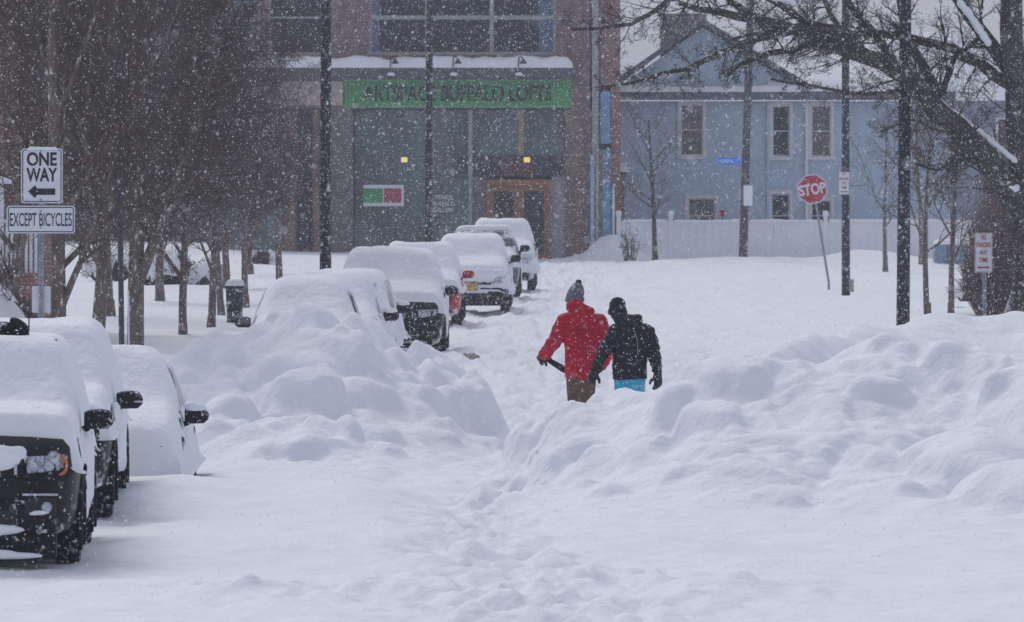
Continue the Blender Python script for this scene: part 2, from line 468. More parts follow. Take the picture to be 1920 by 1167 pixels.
def bank(name, xr, yr, step, crest, back, front, seed, lumps, specials=(), rough=1.0, power=0.8):
    X, Y = np.meshgrid(np.arange(xr[0], xr[1], step), np.arange(yr[0], yr[1], step * 1.6))
    wob = 0.35 * fbm(X / 0.9, Y / 0.9, seed, 3)
    cx = [c[0] for c in crest]
    cy = np.interp(X, cx, [c[1] for c in crest])
    cz = np.interp(X, cx, [c[2] for c in crest])
    fy = np.interp(X, [f[0] for f in front], [f[1] for f in front])
    t = np.clip((Y + wob - fy) / np.maximum(cy - fy, 0.1), 0, 1)
    up = 0.5 * t ** power + 0.5 * sst(0.50, 0.98, t)
    tb = np.clip((Y + wob * 0.4 - cy) / back, 0, 1)
    down = (1 - tb ** 1.6)
    E = cz * np.where(Y + wob * 0.4 > cy, down, np.minimum(up, 1))
    E = blur(E, 10)
    g = ground_z(X, Y)
    act = sst(0.02, 0.35, E)
    # warped medium lumps, like clods rounded off by fresh snow
    wx = X + 0.25 * fbm(X / 0.7, Y / 0.7, seed + 5, 2); wy = Y + 0.35 * fbm(X / 0.7, Y / 0.7, seed + 6, 2)
    n1 = fbm(wx / 1.1, wy / 1.5, seed + 1, 2)
    n2 = np.abs(fbm(wx / 0.8, wy / 1.2, seed + 2, 2))
    n3 = fbm(wx / 0.28, wy / 0.4, seed + 3, 2)
    Z = E + act * rough * (0.24 * n1 + 0.08 * (n2 - 0.25) + 0.035 * n3)
    m_lo = sst(-.25, .25, fbm(X / 1.7, Y / 2.3, seed + 9, 2))
    Z = Z + act * rough * (0.24 * (clods(wx / 0.85, wy / 1.25, seed + 20) - .3) + 0.21 * (0.35 + 0.65 * m_lo) * (clods(wx / .36, wy / .52, seed + 30) - .3) + .10 * m_lo * (clods(wx / .16, wy / .22, seed + 40) - .3))
    rr = random.Random(seed)
    L = []
    for _ in range(lumps):
        x = rr.uniform(xr[0] + .5, xr[1] - .5); 
        c = float(np.interp(x, cx, [q[1] for q in crest])); f = float(np.interp(x, [q[0] for q in front], [q[1] for q in front]))
        y = f + (c - f) * rr.uniform(0.1, 1.02)
        r = rr.uniform(0.10, 0.34)
        L.append((x, y, r, r * rr.uniform(1.0, 1.6), r * rr.uniform(0.35, 0.65)))
    L += list(specials)
    Zd = Z.copy()
    for (x, y, rx, ry, h) in L:
        i = int(np.clip((y - yr[0]) / (step * 1.6), 0, Z.shape[0] - 1)); j = int(np.clip((x - xr[0]) / step, 0, Z.shape[1] - 1))
        z0 = Z[i, j]
        if E[i, j] < 0.12: continue
        r2 = ((wx - x) / (rx * 1.15)) ** 2 + ((wy - y) / (ry * 1.15)) ** 2
        d = z0 - 0.10 + (h * .75 + 0.10) * np.clip(1 - r2, 0, 1) ** .6
        Zd = np.where(r2 < 1.0, smax(Zd, d, 0.06), Zd)
    Z = blur(Zd, 3)
    Z = g + Z - 0.05
    Z = np.where(E < 0.015, g - 0.15, Z)
    keep = Z > g - 0.1
    o = link(name, grid_mesh(name, X, Y, Z, keep), SNOW)
    return o

def cr(pts):   # crest points given as (photo x, photo y, px per metre) -> (X, Y, z)
    return [(PX(a, s), F / s, max(0.0, PZ(b, s))) for a, b, s in pts]

right_crest = [(-.55, 69.4, 0.0)] + cr([(985, 850, 173), (1040, 800, 172), (1085, 772, 172), (1150, 752, 173), (1240, 728, 175), (1300, 676, 177), (1420, 672, 178),
                  (1560, 672, 178), (1640, 652, 177), (1720, 680, 177), (1800, 695, 178), (1920, 690, 182), (2100, 680, 182)])
right_front = [(-0.2, 67.0), (0.1, 63.5), (0.3, 61.6), (1.5, 60.6), (3.0, 60.8), (4.0, 60.0), (5.2, 58.6), (7.5, 57.6)]
def sp(px, py, s, r, h, ry=None): return (PX(px, s), F / s, r, ry or r * 1.3, h)
rspec = [sp(1280, 840, 180, .25, .22), sp(1190, 860, 183, .27, .22), sp(1650, 870, 182, .22, .2), sp(1660, 672, 177, .25, .12),
         sp(1775, 690, 179, .22, .22), sp(1710, 935, 194, .22, .22), sp(1360, 760, 179, .4, .15), sp(1480, 905, 186, .9, .18, .5), sp(1010, 835, 173, .22, .16),
         sp(1850, 800, 190, .75, .4, 1.2), sp(1935, 870, 196, .7, .4, 1.2), sp(1100, 800, 175, .45, .2), sp(1060, 830, 178, .3, .15)]
rb = bank('snow_bank', (-0.6, 8.6), (56.5, 72.6), 0.03, right_crest, 2.6, right_front, 101, 40, rspec, rough=0.76)
tag(rb, 'tall lumpy ploughed bank of snow right of the walkers, hiding their legs', 'snow bank', 'ploughed snow banks')

left_crest = cr([(215, 720, 158), (300, 690, 158), (360, 655, 157), (430, 636, 155), (500, 614, 153), (560, 602, 153), (640, 608, 153), (700, 626, 152), (728, 664, 152), (770, 690, 152),
                 (830, 722, 153), (880, 758, 154), (930, 792, 156), (985, 836, 160)])
left_front = [(-5.2, 72.5), (-4.0, 70.5), (-3.2, 68.5), (-2.3, 67.0), (-1.4, 66.8), (-0.9, 68.5), (-0.4, 71.5), (0.0, 74.5), (0.3, 76)]
lspec = [sp(560, 690, 163, .35, .12), sp(650, 690, 161, .4, .14), sp(430, 690, 161, .3, .14), sp(520, 780, 168, .35, .15),
         sp(580, 870, 172, .3, .2), sp(650, 835, 170, .28, .2), sp(800, 700, 155, .4, .15), sp(760, 780, 162, .5, .12, 1.2), sp(440, 800, 166, .3, .15),
         sp(700, 850, 171, .35, .15)]
lb = bank('snow_bank', (-6.2, 0.9), (64.5, 82.5), 0.03, left_crest, 3.0, left_front, 207, 26, lspec, rough=1.35)
tag(lb, 'broad heap of ploughed snow left of the walkers, in front of the buried cars', 'snow bank', 'ploughed snow banks')

far_crest = [(3.02, 86, 0.0)] + cr([(1440, 640, 140), (1520, 632, 138), (1600, 612, 132), (1700, 606, 128), (1800, 592, 122), (1920, 590, 122), (2100, 585, 122)])
fb = bank('snow_bank', (3.0, 9.8), (76, 104), 0.07, far_crest, 5, [(3.0, 86), (4.5, 82), (6, 80), (10, 78)], 309, 12, [], rough=0.5)
tag(fb, 'lower smooth snow bank around the foot of the nearest black pole at right', 'snow bank', 'ploughed snow banks')

lawn_crest = cr([(-60, 540, 152), (0, 548, 150), (30, 575, 150), (62, 622, 150), (90, 700, 150)])
lw = bank('snow_mound', (-8.2, -5.2), (74, 83), 0.06, [(-8.4, 80, 1.75)] + lawn_crest, 3, [(-8.5, 75), (-5, 76)], 401, 3, [], rough=0.3)
tag(lw, 'smooth white mound of snow behind the nearest car at the left edge', 'snow mound')

# ------------------------------------------------------------------ trees
def rot_about(v, axis, ang): return Matrix.Rotation(ang, 3, axis) @ v

class Tree:
    """tapered trunk and limbs in one mesh, fine branching in another"""
    def __init__(s, seed, spec):
        s.r = random.Random(seed); s.spec = spec
        s.wood = MB(); s.fine = MB()
    def branch(s, p, d, L, rad, lv):
        r = s.r; sp = s.spec[lv]
        n = sp['n']
        pts = [p]; rads = [rad]
        d = d.normalized()
        for i in range(n):
            t = (i + 1) / n
            j = sp.get('wig', 0.15)
            d = (d + Vector((r.uniform(-j, j), r.uniform(-j, j), r.uniform(-j, j) + sp.get('trop', 0.05)))).normalized()
            p = p + d * (L / n)
            pts.append(p); rads.append(max(rad * (1 - t * sp.get('taper', 0.8)), 0.0032))
        (s.wood if lv <= s.woodlv else s.fine).tube(pts, rads, sp['sides'], cap=(lv == 0))
        if lv + 1 < len(s.spec):
            s.children(pts, rads, L, lv)
    def children(s, pts, rads, L, lv, count=None, start=None, clen=None):
        r = s.r; sp = s.spec[lv]; nx = s.spec[lv + 1]
        c = count or sp['kids']
        st = start if start is not None else sp.get('start', 0.2)
        n = len(pts) - 1
        for q in range(c):
            t = st + (1 - st) * (q + r.random()) / c
            f = t * n; i = min(int(f), n - 1); u = f - i
            pp = pts[i].lerp(pts[i + 1], u)
            dd = (pts[i + 1] - pts[i]).normalized()
            ax = rot_about(dd.orthogonal().normalized(), dd, r.uniform(0, 2 * math.pi))
            ang = R(r.uniform(*sp.get('ang', (30, 60))))
            cd = rot_about(dd, ax, ang)
            cl = (clen or L * sp.get('ratio', 0.55)) * r.uniform(0.65, 1.2) * (1.15 - 0.55 * t)
            cr_ = min((rads[i] * (1 - u) + rads[i + 1] * u) * nx.get('rr', 0.6), nx.get('rmax', 1))
            s.branch(pp, cd, cl, cr_, lv + 1)
    woodlv = 1

SPEC_STREET = [
    dict(n=7, sides=10, wig=0.05, trop=0.05, taper=0.6, kids=14, start=0.22, ang=(25, 55), ratio=0.50),
    dict(n=6, sides=6, wig=0.14, trop=0.08, taper=0.8, kids=9, start=0.15, ang=(25, 60), ratio=0.48, rr=0.5),
    dict(n=4, sides=4, wig=0.2, trop=0.06, taper=0.75, kids=8, start=0.1, ang=(30, 65), ratio=0.55, rr=0.5, rmax=0.02),
    dict(n=3, sides=3, wig=0.25, trop=0.03, taper=0.7, kids=5, start=0.1, ang=(30, 65), ratio=0.6, rr=0.6, rmax=0.010),
    dict(n=2, sides=3, wig=0.3, trop=0.02, taper=0.5, rr=0.7, rmax=0.0065)]
SPEC_SMALL = [
    dict(n=6, sides=8, wig=0.05, trop=0.05, taper=0.7, kids=11, start=0.33, ang=(30, 60), ratio=0.5),
    dict(n=5, sides=5, wig=0.14, trop=0.07, taper=0.8, kids=8, start=0.15, ang=(25, 55), ratio=0.48, rr=0.5),
    dict(n=3, sides=4, wig=0.2, trop=0.05, taper=0.7, kids=6, start=0.1, ang=(30, 60), ratio=0.5, rr=0.55, rmax=0.02),
    dict(n=2, sides=3, wig=0.2, trop=0.03, taper=0.6, rr=0.6, rmax=0.012)]

tree_cache = {}
def tree_meshes(key, seed, spec, H, rad, fork=None):
    if key in tree_cache: return tree_cache[key]
    t = Tree(seed, spec)
    t.branch(Vector((0, 0, -0.3)), Vector((t.r.uniform(-.04, .04), 0, 1)), H, rad, 0)
    # root flare
    t.wood.tube([(0, 0, -0.35), (0, 0, 0.0), (0, 0, 0.35)], [rad * 1.35, rad * 1.18, rad * 0.9], 10)
    if fork:
        z, dx, ll, rr_ = fork
        t.branch(Vector((0, 0, z)), Vector((dx, 0.1, 1)), ll, rr_, 0)
    tree_cache[key] = (t.wood.mesh('trunk'), t.fine.mesh('crown'))
    return tree_cache[key]

def tree(name, key, seed, spec, H, rad, px, s, z, label, group=None, rz=0.0, sc=1.0, bark=BARK, twig=TWIG, fork=None, cat='tree'):
    wm, fm = tree_meshes(key, seed, spec, H, rad, fork)
    e = empty(name, (PX(px, s), F / s, z), rz)
    e.scale = (sc, sc, sc)
    link('trunk', wm, bark, e)
    link('crown', fm, twig, e)
    tag(e, label, cat, group)
    return e

grp = 'bare street trees along the left pavement'
def gz(px, s): return G(PX(px, s), F / s) - 0.03
LT = [
    (112, 152, 'A', 0.98, 0.3, 'bare tree with a bumpy trunk just right of the one way sign post'),
    (175, 141, 'B', 1.0, 1.7, 'straight thick bare tree, second trunk to the right of the sign post'),
    (250, 133, 'C', 1.1, 0.0, 'thick forked bare tree beside the slim steel pole'),
    (343, 101, 'D', 0.95, 2.9, 'slim bare tree with a low fork, left of the buried sedan'),
    (396, 97, 'A', 0.72, 4.1, 'slender leaning bare tree, left one of a close pair by the dark bin'),
    (415, 91, 'B', 0.72, 5.0, 'slender bare tree directly left of the dark bin'),
    (461, 86, 'D', 0.9, 1.0, 'bare tree directly right of the dark bin, nearest the tall black pole'),
    (18, 128, 'B', 1.0, 2.2, 'bare tree standing at the extreme left edge of the photo behind the sign'),
    (205, 92, 'A', 1.05, 2.0, 'further bare tree seen between the two thickest trunks'),
    (300, 82, 'C', 0.9, 3.6, 'distant bare tree above the snowy shrubs'),
    (80, 100, 'C', 0.95, 5.5, 'further bare tree behind the one way sign post'),
    (525, 76, 'A', 0.82, 0.9, 'furthest bare tree, in front of the brick columns left of the tall black pole'),
    (470, 66, 'B', 0.85, 4.4, 'far thin bare tree behind the tree beside the bin'),
    (425, 74, 'C', 0.85, 1.4, 'far bare tree with a forked trunk behind the slender pair'),
]
KEYS = {'A': (SPEC_STREET, 11, 7.0, 0.115, None), 'B': (SPEC_STREET, 22, 7.2, 0.105, None),
        'C': (SPEC_STREET, 35, 7.0, 0.12, (1.25, 0.42, 3.6, 0.075)), 'D': (SPEC_STREET, 44, 6.6, 0.085, (1.1, 0.7, 2.9, 0.05))}
for (px, s, k, sc, rz, lab) in LT:
    sp_, seed, H, rad, fork = KEYS[k]
    tree('street_tree', k, seed, sp_, H, rad, px, s, gz(px, s), lab, grp, rz, sc, fork=fork)

# leaning sapling at the left edge
t = Tree(5, SPEC_SMALL); t.woodlv = 1
lp = [P(78, 640, 150), P(66, 590, 150), P(40, 560, 150), P(15, 535, 150), P(-25, 495, 150)]
e = empty('leaning_tree', lp[0])
q = [p - lp[0] for p in lp]
t.wood.tube(q, [0.075, 0.07, 0.06, 0.05, 0.035], 8)
t.children(q, [0.075, 0.07, 0.06, 0.05, 0.035], 1.6, 0, count=12, start=0.15, clen=0.9)
link('trunk', t.wood.mesh('trunk'), BARK, e); link('crown', t.fine.mesh('crown'), TWIG, e)
tag(e, 'low tree trunk leaning left behind the snowy roof at the left edge', 'tree')

# small trees at right
g2 = 'young bare trees on the right'
tree('young_tree', 'E', 61, SPEC_SMALL, 4.9, 0.10, 1228, 56, 0.05, 'small bare tree in front of the blue house and white fence', g2, 0.4, 1.05, bark=BARKBIG)
tree('young_tree', 'F', 67, SPEC_SMALL, 4.2, 0.062, 1740, 104, 0.5, 'thin knobbly young tree right of the nearest black pole', g2, 1.3)
tree('young_tree', 'G', 73, SPEC_SMALL, 4.0, 0.065, 1783, 102, 0.45, 'slim forked young tree between the thin one and the no standing sign', g2, 2.5)
tree('young_tree', 'F', 67, SPEC_SMALL, 4.2, 0.062, 1728, 58, 0.1, 'distant bare tree in front of the white fence beside the thin young tree', g2, 3.0, 1.5)
tree('young_tree', 'G', 73, SPEC_SMALL, 4.0, 0.065, 1660, 60, 0.1, 'spreading leafless bush-like tree before the plain end of the blue house wall', g2, 0.6, 1.2)

# brown thicket at right
def shrub(name, px, py, s, w, h, seed, n, label, m=TWIGBROWN, snow=0.0, dep=1.0, grp_=None, z=None, tr=0.008, cat='shrub'):
    rr = random.Random(seed); mb = MB(); b = P(px, py, s)
    if z is not None: b.z = z
    for i in range(n):
        a = rr.uniform(0, 2 * math.pi); q = rr.random() ** 0.5
        st = Vector((math.cos(a) * q * w * 0.25, math.sin(a) * q * dep * 0.25, 0))
        en = Vector((math.cos(a) * q * w * 0.5, math.sin(a) * q * dep * 0.5, h * rr.uniform(0.35, 1.0) * math.sqrt(max(0.05, 1 - 0.75 * q * q))))
        md = st.lerp(en, 0.5) + Vector((rr.uniform(-.1, .1), rr.uniform(-.1, .1), 0.08))
        mb.tube([st, md, en], [tr * 1.3, tr, tr * 0.6], 3, cap=False)
        for k in range(3):
            o = md.lerp(en, rr.random())
            d = Vector((rr.uniform(-1, 1), rr.uniform(-1, 1), rr.uniform(-0.2, 0.9))).normalized() * rr.uniform(0.12, 0.3)
            mb.tube([o, o + d], [tr * 0.8, tr * 0.5], 3, cap=False)
    e = empty(name, b)
    link('branches', mb.mesh('branches'), m, e)
    if snow:
        nx = 28
        X, Y = np.meshgrid(np.linspace(-w / 2, w / 2, nx), np.linspace(-dep / 2, dep / 2, 16))
        r2 = (X / (w / 2)) ** 2 + (Y / (dep / 2)) ** 2
        Z = h * (0.98 * np.sqrt(np.clip(1 - 0.8 * r2, 0.02, 1))) + 0.16 * fbm(X / .3 + seed, Y / .3, seed, 3)
        keep = (r2 < 1.0) & (fbm(X / 0.5 + seed, Y / 0.5, seed + 9, 2) < snow - 0.4)
        me = grid_mesh('snow_cap', X, Y, Z, keep)
        o = link('snow_cap', me, SNOW, e)
        md = o.modifiers.new('s', 'SOLIDIFY'); md.thickness = 0.12; md.offset = 0
        md = o.modifiers.new('u', 'SUBSURF'); md.levels = 1; md.render_levels = 1
    tag(e, label, cat, grp_)
    return e
shrub('brown_thicket', 1862, 545, 84, 1.5, 2.7, 3, 900, 'tall brown leafless thicket behind the no standing sign', m=TWIGBROWN, dep=1.6, z=0.0, snow=0.0, tr=0.010, cat='thicket')
shrub('brown_thicket', 1905, 545, 70, 2.2, 5.0, 4, 1000, 'reddish brown thicket reaching up behind the big tree trunk', m=TWIGBROWN, dep=1.6, z=0.0, tr=0.012, cat='thicket')
shrub('small_shrub', 1815, 520, 80, 0.8, 0.5, 8, 200, 'small snow-dusted shrub at the foot of the brown thicket', snow=0.5, z=0.15)
shrub('bare_bush', 1180, 480, 55.5, 0.9, 1.4, 9, 26, 'thin upright bare stems of a bush beside the blue painted wall corner', m=TWIG, dep=0.5, z=0.1, tr=0.012)
gs = 'snow-laden shrubs beyond the street trees'
shrub('snowy_shrub', 315, 535, 72, 1.5, 0.95, 12, 800, 'large dark shrub under thick snow between the forked trees', m=TWIG, snow=0.55, dep=1.1, grp_=gs, z=0.1, tr=0.02)
shrub('snowy_shrub', 383, 540, 72, 1.1, 0.8, 13, 600, 'shrub with a smooth white cap left of the slender pair of trees', m=TWIG, snow=0.8, dep=1.0, grp_=gs, z=0.05, tr=0.02)
shrub('snowy_shrub', 205, 525, 70, 1.4, 0.9, 14, 800, 'dark twiggy snow-capped shrub between the two thick trunks', m=TWIG, snow=0.5, dep=1.0, grp_=gs, z=0.2, tr=0.02)
shrub('snowy_shrub', 493, 515, 60, 0.75, 0.75, 15, 320, 'rounded brown shrub at the foot of the brick storefront columns', m=TWIGBROWN, snow=0.55, dep=0.7, grp_=gs, z=0.0, tr=0.012)

# the big old tree at the right edge: limbs laid out one by one
SPEC_BIG = [
    dict(n=6, sides=8, kids=9, start=0.1, ang=(35, 70), ratio=0.3),
    dict(n=5, sides=5, wig=0.16, trop=0.03, taper=0.8, kids=6, start=0.1, ang=(30, 60), ratio=0.5, rr=0.36, rmax=0.026),
    dict(n=4, sides=4, wig=0.25, trop=0.03, taper=0.75, kids=4, start=0.1, ang=(30, 65), ratio=0.55, rr=0.55, rmax=0.013),
    dict(n=3, sides=3, wig=0.3, trop=0.03, taper=0.7, kids=3, start=0.1, ang=(30, 65), ratio=0.6, rr=0.6, rmax=0.011),
    dict(n=2, sides=3, wig=0.3, trop=0.02, taper=0.5, rr=0.7, rmax=0.007)]
SB = 110.0
bt = Tree(99, SPEC_BIG); bt.woodlv = 1
base = P(1908, 640, SB)
rb_ = random.Random(4)
def limb(pts, w0, w1, kids, clen, depth=0.0, d1=0.0):
    n = len(pts)
    q = []
    for i, (a, b) in enumerate(pts):
        v = P(a, b, SB) - base
        v.y += depth + (d1 - depth) * i / (n - 1)
        q.append(v)
    # refine
    qq = []; 
    for i in range(n - 1):
        for u in (0, 0.5):
            v = q[i].lerp(q[i + 1], u)
            if u: v += Vector((rb_.uniform(-.04, .04), rb_.uniform(-.04, .04), rb_.uniform(-.04, .04)))
            qq.append(v)
    qq.append(q[-1])
    rads = [(w0 + (w1 - w0) * i / (len(qq) - 1)) / 2 / SB for i in range(len(qq))]
    bt.wood.tube(qq, rads, 10)
    if kids: bt.children(qq, rads, 1, 0, count=kids, start=0.05, clen=clen)
limb([(1928, 640), (1926, 520), (1922, 400), (1916, 300), (1908, 160), (1896, 60), (1890, -60)], 64, 40, 12, 1.0)
limb([(1912, 390), (1870, 325), (1815, 265), (1760, 215), (1715, 165), (1650, 118), (1570, 92), (1490, 60), (1420, 40), (1340, 25), (1270, 10)], 54, 9, 44, 1.0, 0, -1.5)
limb([(1640, 112), (1570, 66), (1500, 56), (1414, 76), (1347, 102), (1303, 122), (1263, 136), (1214, 151), (1125, 167)], 17, 5, 26, 0.7, -0.8, -1.8)
limb([(1650, 118), (1560, 84), (1500, 89), (1459, 98), (1414, 111), (1370, 131), (1358, 142)], 13, 9, 14, 0.6, -0.8, -0.5)
limb([(1420, 40), (1330, -20), (1265, 0), (1236, 16), (1191, 42), (1165, 52), (1070, 60)], 12, 6, 22, 0.75, -1.0, -2.0)
limb([(1768, 178), (1740, 140), (1715, 90), (1700, 40), (1690, -40)], 20, 14, 12, 0.9, 0, 1)
limb([(1766, 176), (1785, 130), (1800, 100), (1850, 60)], 14, 8, 8, 0.7, 0, 1.0)
limb([(1895, 160), (1840, 118), (1790, 90), (1700, 68), (1600, 62), (1520, 40), (1440, 60), (1380, 70)], 24, 6, 30, 0.9, 0, 1.6)
limb([(1892, 130), (1850, 70), (1820, 30), (1790, -20)], 30, 20, 8, 0.9, 0, .6)
limb([(1897, 230), (1930, 160), (1960, 60)], 30, 20, 4, 0.8)
limb([(1720, 165), (1650, 176), (1570, 172), (1500, 160), (1440, 150)], 8, 4, 16, 0.5, -.5, -1.2)
limb([(1795, 245), (1740, 240), (1700, 225), (1640, 250)], 7, 3, 10, 0.5, -.3, -.6)
limb([(1560, 90), (1460, 10), (1380, -30)], 14, 9, 14, 0.8, -.8, 0)
limb([(1700, 150), (1640, 60), (1580, -20)], 18, 12, 16, 0.9, -.1, .8)
limb([(1600, 100), (1560, 30), (1540, -30)], 12, 9, 10, 0.8, -.5, .8)
limb([(1850, 300), (1800, 300), (1760, 320), (1700, 300)], 9, 4, 12, 0.6, -.3, .6)
e = empty('old_tree', base)
link('trunk', bt.wood.mesh('trunk'), BARKBIG, e)
link('crown', bt.fine.mesh('crown'), TWIGDARK, e)
def snow_log(pts, w, parent, s=SB, dy=-0.08):
    mb = MB(); r_ = random.Random(int(pts[0][0]))
    q = []; n = len(pts); rads = []
    for i in range(n - 1):
        for u in np.linspace(0, 1, 6, endpoint=False):
            a = pts[i][0] + (pts[i + 1][0] - pts[i][0]) * u; b = pts[i][1] + (pts[i + 1][1] - pts[i][1]) * u
            v = P(a, b, s) - base; v.y += dy + r_.uniform(-.02, .02); v.z += r_.uniform(-.012, .012); q.append(v)
            rads.append(w / 2 / s * r_.uniform(0.75, 1.15))
    v = P(*pts[-1], s) - base; v.y += dy; q.append(v); rads.append(0.01)
    rads[0] = 0.01
    mb.tube(q, rads, 8)
    me = remeshed(mb, 0.02, 4, 'snow_patch')
    return link('snow_patch', me, SNOW, parent)
snow_log([(1748, 183), (1790, 215), (1830, 243), (1870, 275), (1907, 306)], 13, e, dy=-0.2)
snow_log([(1822, 296), (1840, 303), (1858, 315)], 15, e, dy=-0.27)
snow_log([(1866, 336), (1885, 349), (1909, 358)], 18, e, dy=-0.27)
snow_log([(1793, 0), (1815, 25), (1835, 55), (1856, 88)], 16, e, dy=-0.15)
snow_log([(1440, 2), (1470, 4), (1488, 12)], 12, e, dy=-1.2)
snow_log([(1560, 62), (1590, 58), (1625, 64)], 6, e, dy=.5)
tag(e, 'big old bare tree at the right edge, its snow-patched limb arching left over the street', 'tree')

# ------------------------------------------------------------------ buildings
def facade(x0, x1, z0, z1, Y, openings, depth=0.3):
    """front wall sheet with real openings and reveals"""
    mb = MB()
    xs_ = sorted({x0, x1} | {v for o in openings for v in (o[0], o[1]) if x0 < v < x1})
    zs_ = sorted({z0, z1} | {v for o in openings for v in (o[2], o[3]) if z0 < v < z1})
    for i in range(len(xs_) - 1):
        for j in range(len(zs_) - 1):
            cx = (xs_[i] + xs_[i + 1]) / 2; cz = (zs_[j] + zs_[j + 1]) / 2
            if any(o[0] < cx < o[1] and o[2] < cz < o[3] for o in openings): continue
            a, b, c, d = xs_[i], xs_[i + 1], zs_[j], zs_[j + 1]
            mb.add([(a, Y, c), (b, Y, c), (b, Y, d), (a, Y, d)], [(0, 1, 2, 3)])
    for (a, b, c, d) in openings:
        a = max(a, x0); b = min(b, x1); c = max(c, z0); d = min(d, z1)
        y2 = Y + depth
        mb.add([(a, Y, c), (a, y2, c), (a, y2, d), (a, Y, d)], [(0, 1, 2, 3)])
        mb.add([(b, Y, c), (b, y2, c), (b, y2, d), (b, Y, d)], [(3, 2, 1, 0)])
        mb.add([(a, Y, d), (b, Y, d), (b, y2, d), (a, y2, d)], [(3, 2, 1, 0)])
        mb.add([(a, Y, c), (b, Y, c), (b, y2, c), (a, y2, c)], [(0, 1, 2, 3)])
    return mb

def window(parent, x0, x1, z0, z1, Y, fw, fmat, gmat, mull=(), bars=(), ft=0.06, name='window', bw=None, origin=(0, 0, 0)):
    """frame mesh + one pane per light as sub-parts"""
    fr = MB(); bw = bw or fw * 0.7
    fr.box(x0, x0 + fw, Y, Y + ft, z0, z1); fr.box(x1 - fw, x1, Y, Y + ft, z0, z1)
    fr.box(x0 + fw, x1 - fw, Y + .002, Y + ft, z0, z0 + fw); fr.box(x0 + fw, x1 - fw, Y + .002, Y + ft, z1 - fw, z1)
    xx = [x0 + fw] + list(mull) + [x1 - fw]; zz = [z0 + fw] + list(bars) + [z1 - fw]
    for m in mull: fr.box(m - bw / 2, m + bw / 2, Y + .004, Y + ft, z0 + fw, z1 - fw)
    for b in bars: fr.box(x0 + fw, x1 - fw, Y + .008, Y + ft - .005, b - bw / 2, b + bw / 2)
    f = fr.build(name, fmat, parent)
    for i in range(len(xx) - 1):
        for j in range(len(zz) - 1):
            g = MB().box(xx[i], xx[i + 1], Y + ft * 0.5, Y + ft * 0.5 + .02, zz[j], zz[j + 1])
            g.build('pane', gmat, f)
    return f

def snow_strip(x0, x1, y0, y1, z, th, name='snow_cap', parent=None, seed=1, m=SNOW, under=-0.02):
    nx = max(12, min(300, int((x1 - x0) / 0.06))); ny = 10
    X, Y = np.meshgrid(np.linspace(x0, x1, nx), np.linspace(y0, y1, ny))
    u = (X - x0) / (x1 - x0); v = (Y - y0) / (y1 - y0)
    ed = np.minimum(np.minimum(u * (x1 - x0), (1 - u) * (x1 - x0)), np.minimum(v, 1 - v) * (y1 - y0))
    r = min(th, (y1 - y0) / 2.2)
    prof = np.sqrt(np.clip(ed / r, 0, 1) * (2 - np.clip(ed / r, 0, 1)))
    Z = z + under + (th - under) * prof * (1 + 0.35 * fbm(X / 0.6, Y / 0.6, seed, 3))
    Z = np.where(ed <= 1e-6, z + under, Z)
    return link(name, grid_mesh(name, X, Y, Z), m, parent)

def text_mesh(name, s, w, h, ox=0.0, thick=0.012):
    c = bpy.data.curves.new('t', 'FONT'); c.body = s; c.align_x = 'CENTER'; c.offset = ox; c.extrude = 0.01
    c.space_line = 1.05
    o = bpy.data.objects.new('t', c); COL.objects.link(o)
    me = evalmesh(o, name); bpy.data.objects.remove(o)
    co = np.zeros(len(me.vertices) * 3, dtype=np.float32); me.vertices.foreach_get('co', co); co = co.reshape(-1, 3)
    mn = co.min(0); mx = co.max(0)
    co[:, 0] = (co[:, 0] - (mn[0] + mx[0]) / 2) * w / (mx[0] - mn[0])
    y = (co[:, 1] - (mn[1] + mx[1]) / 2) * h / (mx[1] - mn[1])
    z = np.where(co[:, 2] > (mn[2] + mx[2]) / 2, -thick, 0.0)
    co = np.stack([co[:, 0], z, y], -1).astype(np.float32)
    me.vertices.foreach_set('co', co.ravel()); me.update()
    me.materials.clear()
    return me
def text(parent, s, w, h, loc, m, ox=0.0, name='lettering', thick=0.012):
    o = link(name, text_mesh(name, s, w, h, ox, thick), m, parent, smooth=False)
    o.location = loc
    return o

# ---- brick loft building
sB = 53.6; YB = F / sB
bX = lambda p: PX(p, sB); bZ = lambda p: PZ(p, sB)
B = empty('brick_building', (bX(760), YB, 0))
O = Vector((bX(760), YB, 0))
def loc(x): return x - O.x
ZL = bZ(128)      # top of ground floor
top = 12.5
xl, xr = loc(bX(395)), loc(bX(1163))
up = []     # upper floor openings
groups = [(692, 1042), (503, 606), (405, 488)]
for a, b in groups: up.append((loc(bX(a)), loc(bX(b)), bZ(103), 10.2))
up.append((loc(bX(503)), loc(bX(606)), 10.9, 12.0)); up.append((loc(bX(692)), loc(bX(1042)), 10.9, 12.0))
wall = facade(xl, xr, ZL, top, 0, up)
wall.add([(xr, 0, -0.5), (xr, 12, -0.5), (xr, 12, top), (xr, 0, top)], [(0, 1, 2, 3)])
wall.add([(xl, 0, -0.5), (xl, 12, -0.5), (xl, 12, top), (xl, 0, top)], [(3, 2, 1, 0)])
wall.add([(xl, 0, top), (xr, 0, top), (xr, 12, top), (xl, 12, top)], [(0, 1, 2, 3)])
wall.add([(xl, 12, -.5), (xr, 12, -.5), (xr, 12, top), (xl, 12, top)], [(3, 2, 1, 0)])
wall.build('wall', BRICK, B)
zt = bZ(33)
window(B, loc(bX(692)), loc(bX(1042)), bZ(103), 10.2, 0.12, 0.10, GREYTRIM, GLASS, [loc(bX(801)), loc(bX(922))], [zt], ft=0.1, bw=0.14)
for (a, b) in ((696, 712), (1010, 1036)):
    MB().box(loc(bX(a)), loc(bX(b)), 0.135, 0.15, bZ(98), 10.0).build('curtain', GLASSBLUE, B)
